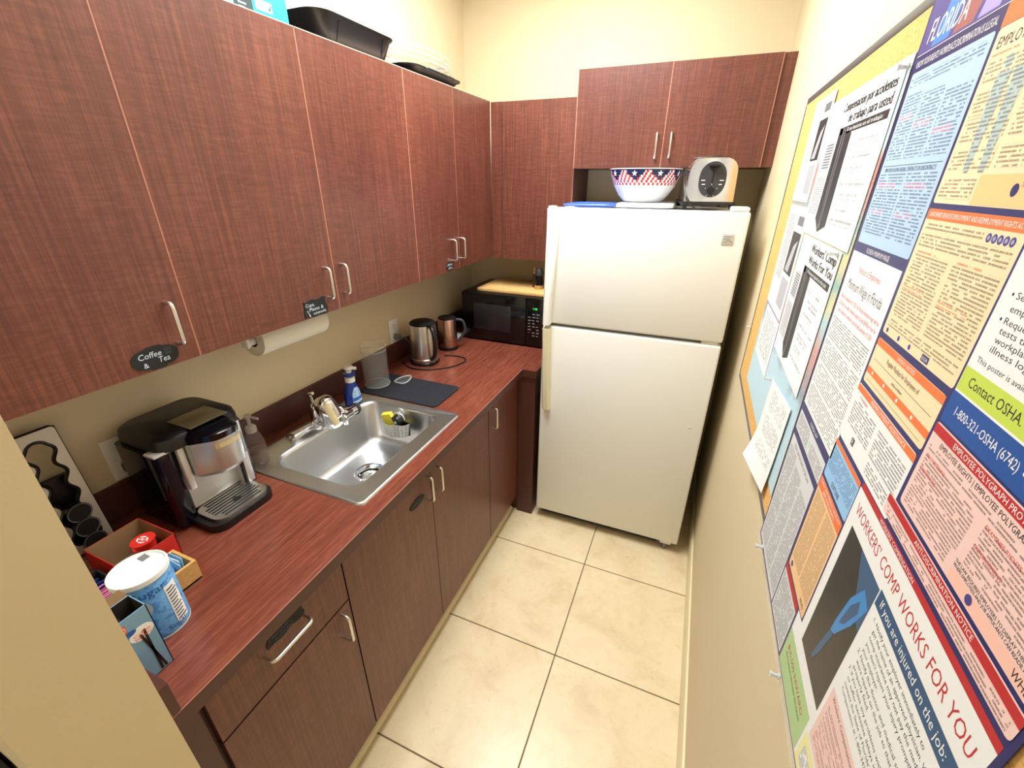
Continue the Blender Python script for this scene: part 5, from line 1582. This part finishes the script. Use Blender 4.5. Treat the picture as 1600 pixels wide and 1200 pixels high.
sheet('safety_notice', 'black and white Works For You notice below the Spanish injury notice', 'notice', 0.510, 0.186, 1.383, 1.652, -0.0012, PAPER, comp_notice(0.510, 0.186, 1.383, 1.652, (("Workers' Comp", 0.62), ('Works For You', 0.62)), 'If you are injured on the job:', False))
def small_notice(y0, y1, z0, z1):
    W_, H_ = y0 - y1, z1 - z0
    def fn(mb):
        rect(mb, y0 - .1 * W_, y0 - .45 * W_, z0 + .3 * H_, z0 + .92 * H_, 2, TXTM['gr'])
        rect(mb, y0 - .5 * W_, y0 - .92 * W_, z0 + .40 * H_, z0 + .78 * H_, 2, G1)
        mb.poly([(XP - .00018, y0 - .55 * W_, z0 + .42 * H_), (XP - .00018, y0 - .75 * W_, z0 + .42 * H_), (XP - .00018, y0 - .85 * W_, z0 + .72 * H_), (XP - .00018, y0 - .7 * W_, z0 + .66 * H_)], G3)
        rect(mb, y0 - .55 * W_, y0 - .92 * W_, z0 + .08 * H_, z0 + .36 * H_, 2, G3)
        rect(mb, y0 - .60 * W_, y0 - .9 * W_, z0 + .84 * H_, z0 + .92 * H_, 2, G2)
    return fn
sheet('flyer', 'narrow black and white flyer at the upper far corner of the board', 'flyer', 0.800, 0.592, 1.715, 1.943, -0.0004, PAPER, small_notice(0.800, 0.592, 1.715, 1.943))
sheet('flyer', 'narrow black and white flyer hanging below the upper corner flyer', 'flyer', 0.790, 0.532, 1.440, 1.705, -0.0004, PAPER, small_notice(0.790, 0.532, 1.440, 1.705))
sheet('memo_sheet', 'plain white memo sheet with faint text above the blue map area', 'paper', 0.760, 0.525, 1.285, 1.432, -0.0004, PAPER, lambda mb: rect(mb, 0.74, 0.55, 1.31, 1.42, 2, TXTM['big']))
# curling white letter near the lower edge of the board
t = thing('letter_sheet', 'white typed letter with a curled lower corner pinned at the board bottom', 'paper', (1.565, 0.30, 1.10))
mb = MB()
nx_, nz_ = 10, 14
def curl(i, j):
    a, c_ = i / nx_, j / nz_
    y = 0.415 - 0.225 * a + 0.012 * (1 - c_)
    z = 1.102 + 0.040 * a + (1.330 - 1.102) * c_ - 0.012 * a * c_
    x = WX - 0.013 - 0.016 * max(0, 0.55 - c_) ** 2 * 3 * (1.2 - a)
    return (x, y, z)
gr_ = [[mb.v(curl(i, j)) for j in range(nz_ + 1)] for i in range(nx_ + 1)]
for i in range(nx_):
    for j in range(nz_):
        mb.f([gr_[i][j], gr_[i][j + 1], gr_[i + 1][j + 1], gr_[i + 1][j]], print_mat('text_letter', (240, 240, 240), (150, 150, 156), 0.007, 0.7, 0.46) if (1 < i < nx_ - 1 and 2 < j < nz_ - 1 and j % 4 != 1) else PAPER)
mb.build('sheet', t)
# push pins
PINM = pm('clear_pin', (225, 228, 230), 0.1, alpha=0.6)
mb = MB()
mb.rod((0, 0, 0), (-0.008, 0, 0), 0.0010, 0.0010, NICKEL, 8)
mb.rod((-0.002, 0, 0), (-0.004, 0, 0), 0.0050, 0.0050, PINM, 14)
mb.rod((-0.004, 0, 0), (-0.013, 0, 0), 0.0026, 0.0032, PINM, 12)
mb.rod((-0.013, 0, 0), (-0.015, 0, 0), 0.0045, 0.0045, PINM, 14)
pin0 = mb.build('push_pin')
for k, (y, z, lab) in enumerate(((0.088, 1.093, 'clear push pin in the poster edge below the grey notice'), (-0.175, 1.081, 'clear push pin in the poster edge below the green reward strip'), (0.150, 1.898, 'clear push pin at the top corner of the Spanish notice'), (0.205, 1.648, 'clear push pin between the two injury notices'), (0.960, 1.30, 'clear push pin alone near the far edge of the cork'), (0.420, 1.325, 'clear push pin at the top of the typed letter'))):
    o = pin0 if k == 0 else bpy.data.objects.new('push_pin', pin0.data)
    if k: COL.objects.link(o)
    o.location = (WX - 0.0108 if k < 4 else WX - 0.0125, y, z)
    tag(o, lab, 'push pin', 'clear push pins on the board')

# grey cabinet standing beyond the wing wall
t = thing('metal_cabinet', 'grey metal cabinet with black edge trim beyond the beige wing wall', 'cabinet', (0.3, -0.9, 0))
mb = MB(); mb.box((0.05, -1.15, 0.0), (0.52, -0.70, 0.95), pm('cabinet_grey', (118, 116, 100), 0.5), 0.003); mb.build('body', t)
mb = MB(); mb.box((0.05, -0.70, 0.0), (0.53, -0.672, 0.96), BLACKM, 0.002); mb.build('edge_trim', t)
mb = MB(); mb.box((0.521, -1.15, 0.905), (0.524, -0.70, 0.912), CREAM); mb.build('drawer_line', t)
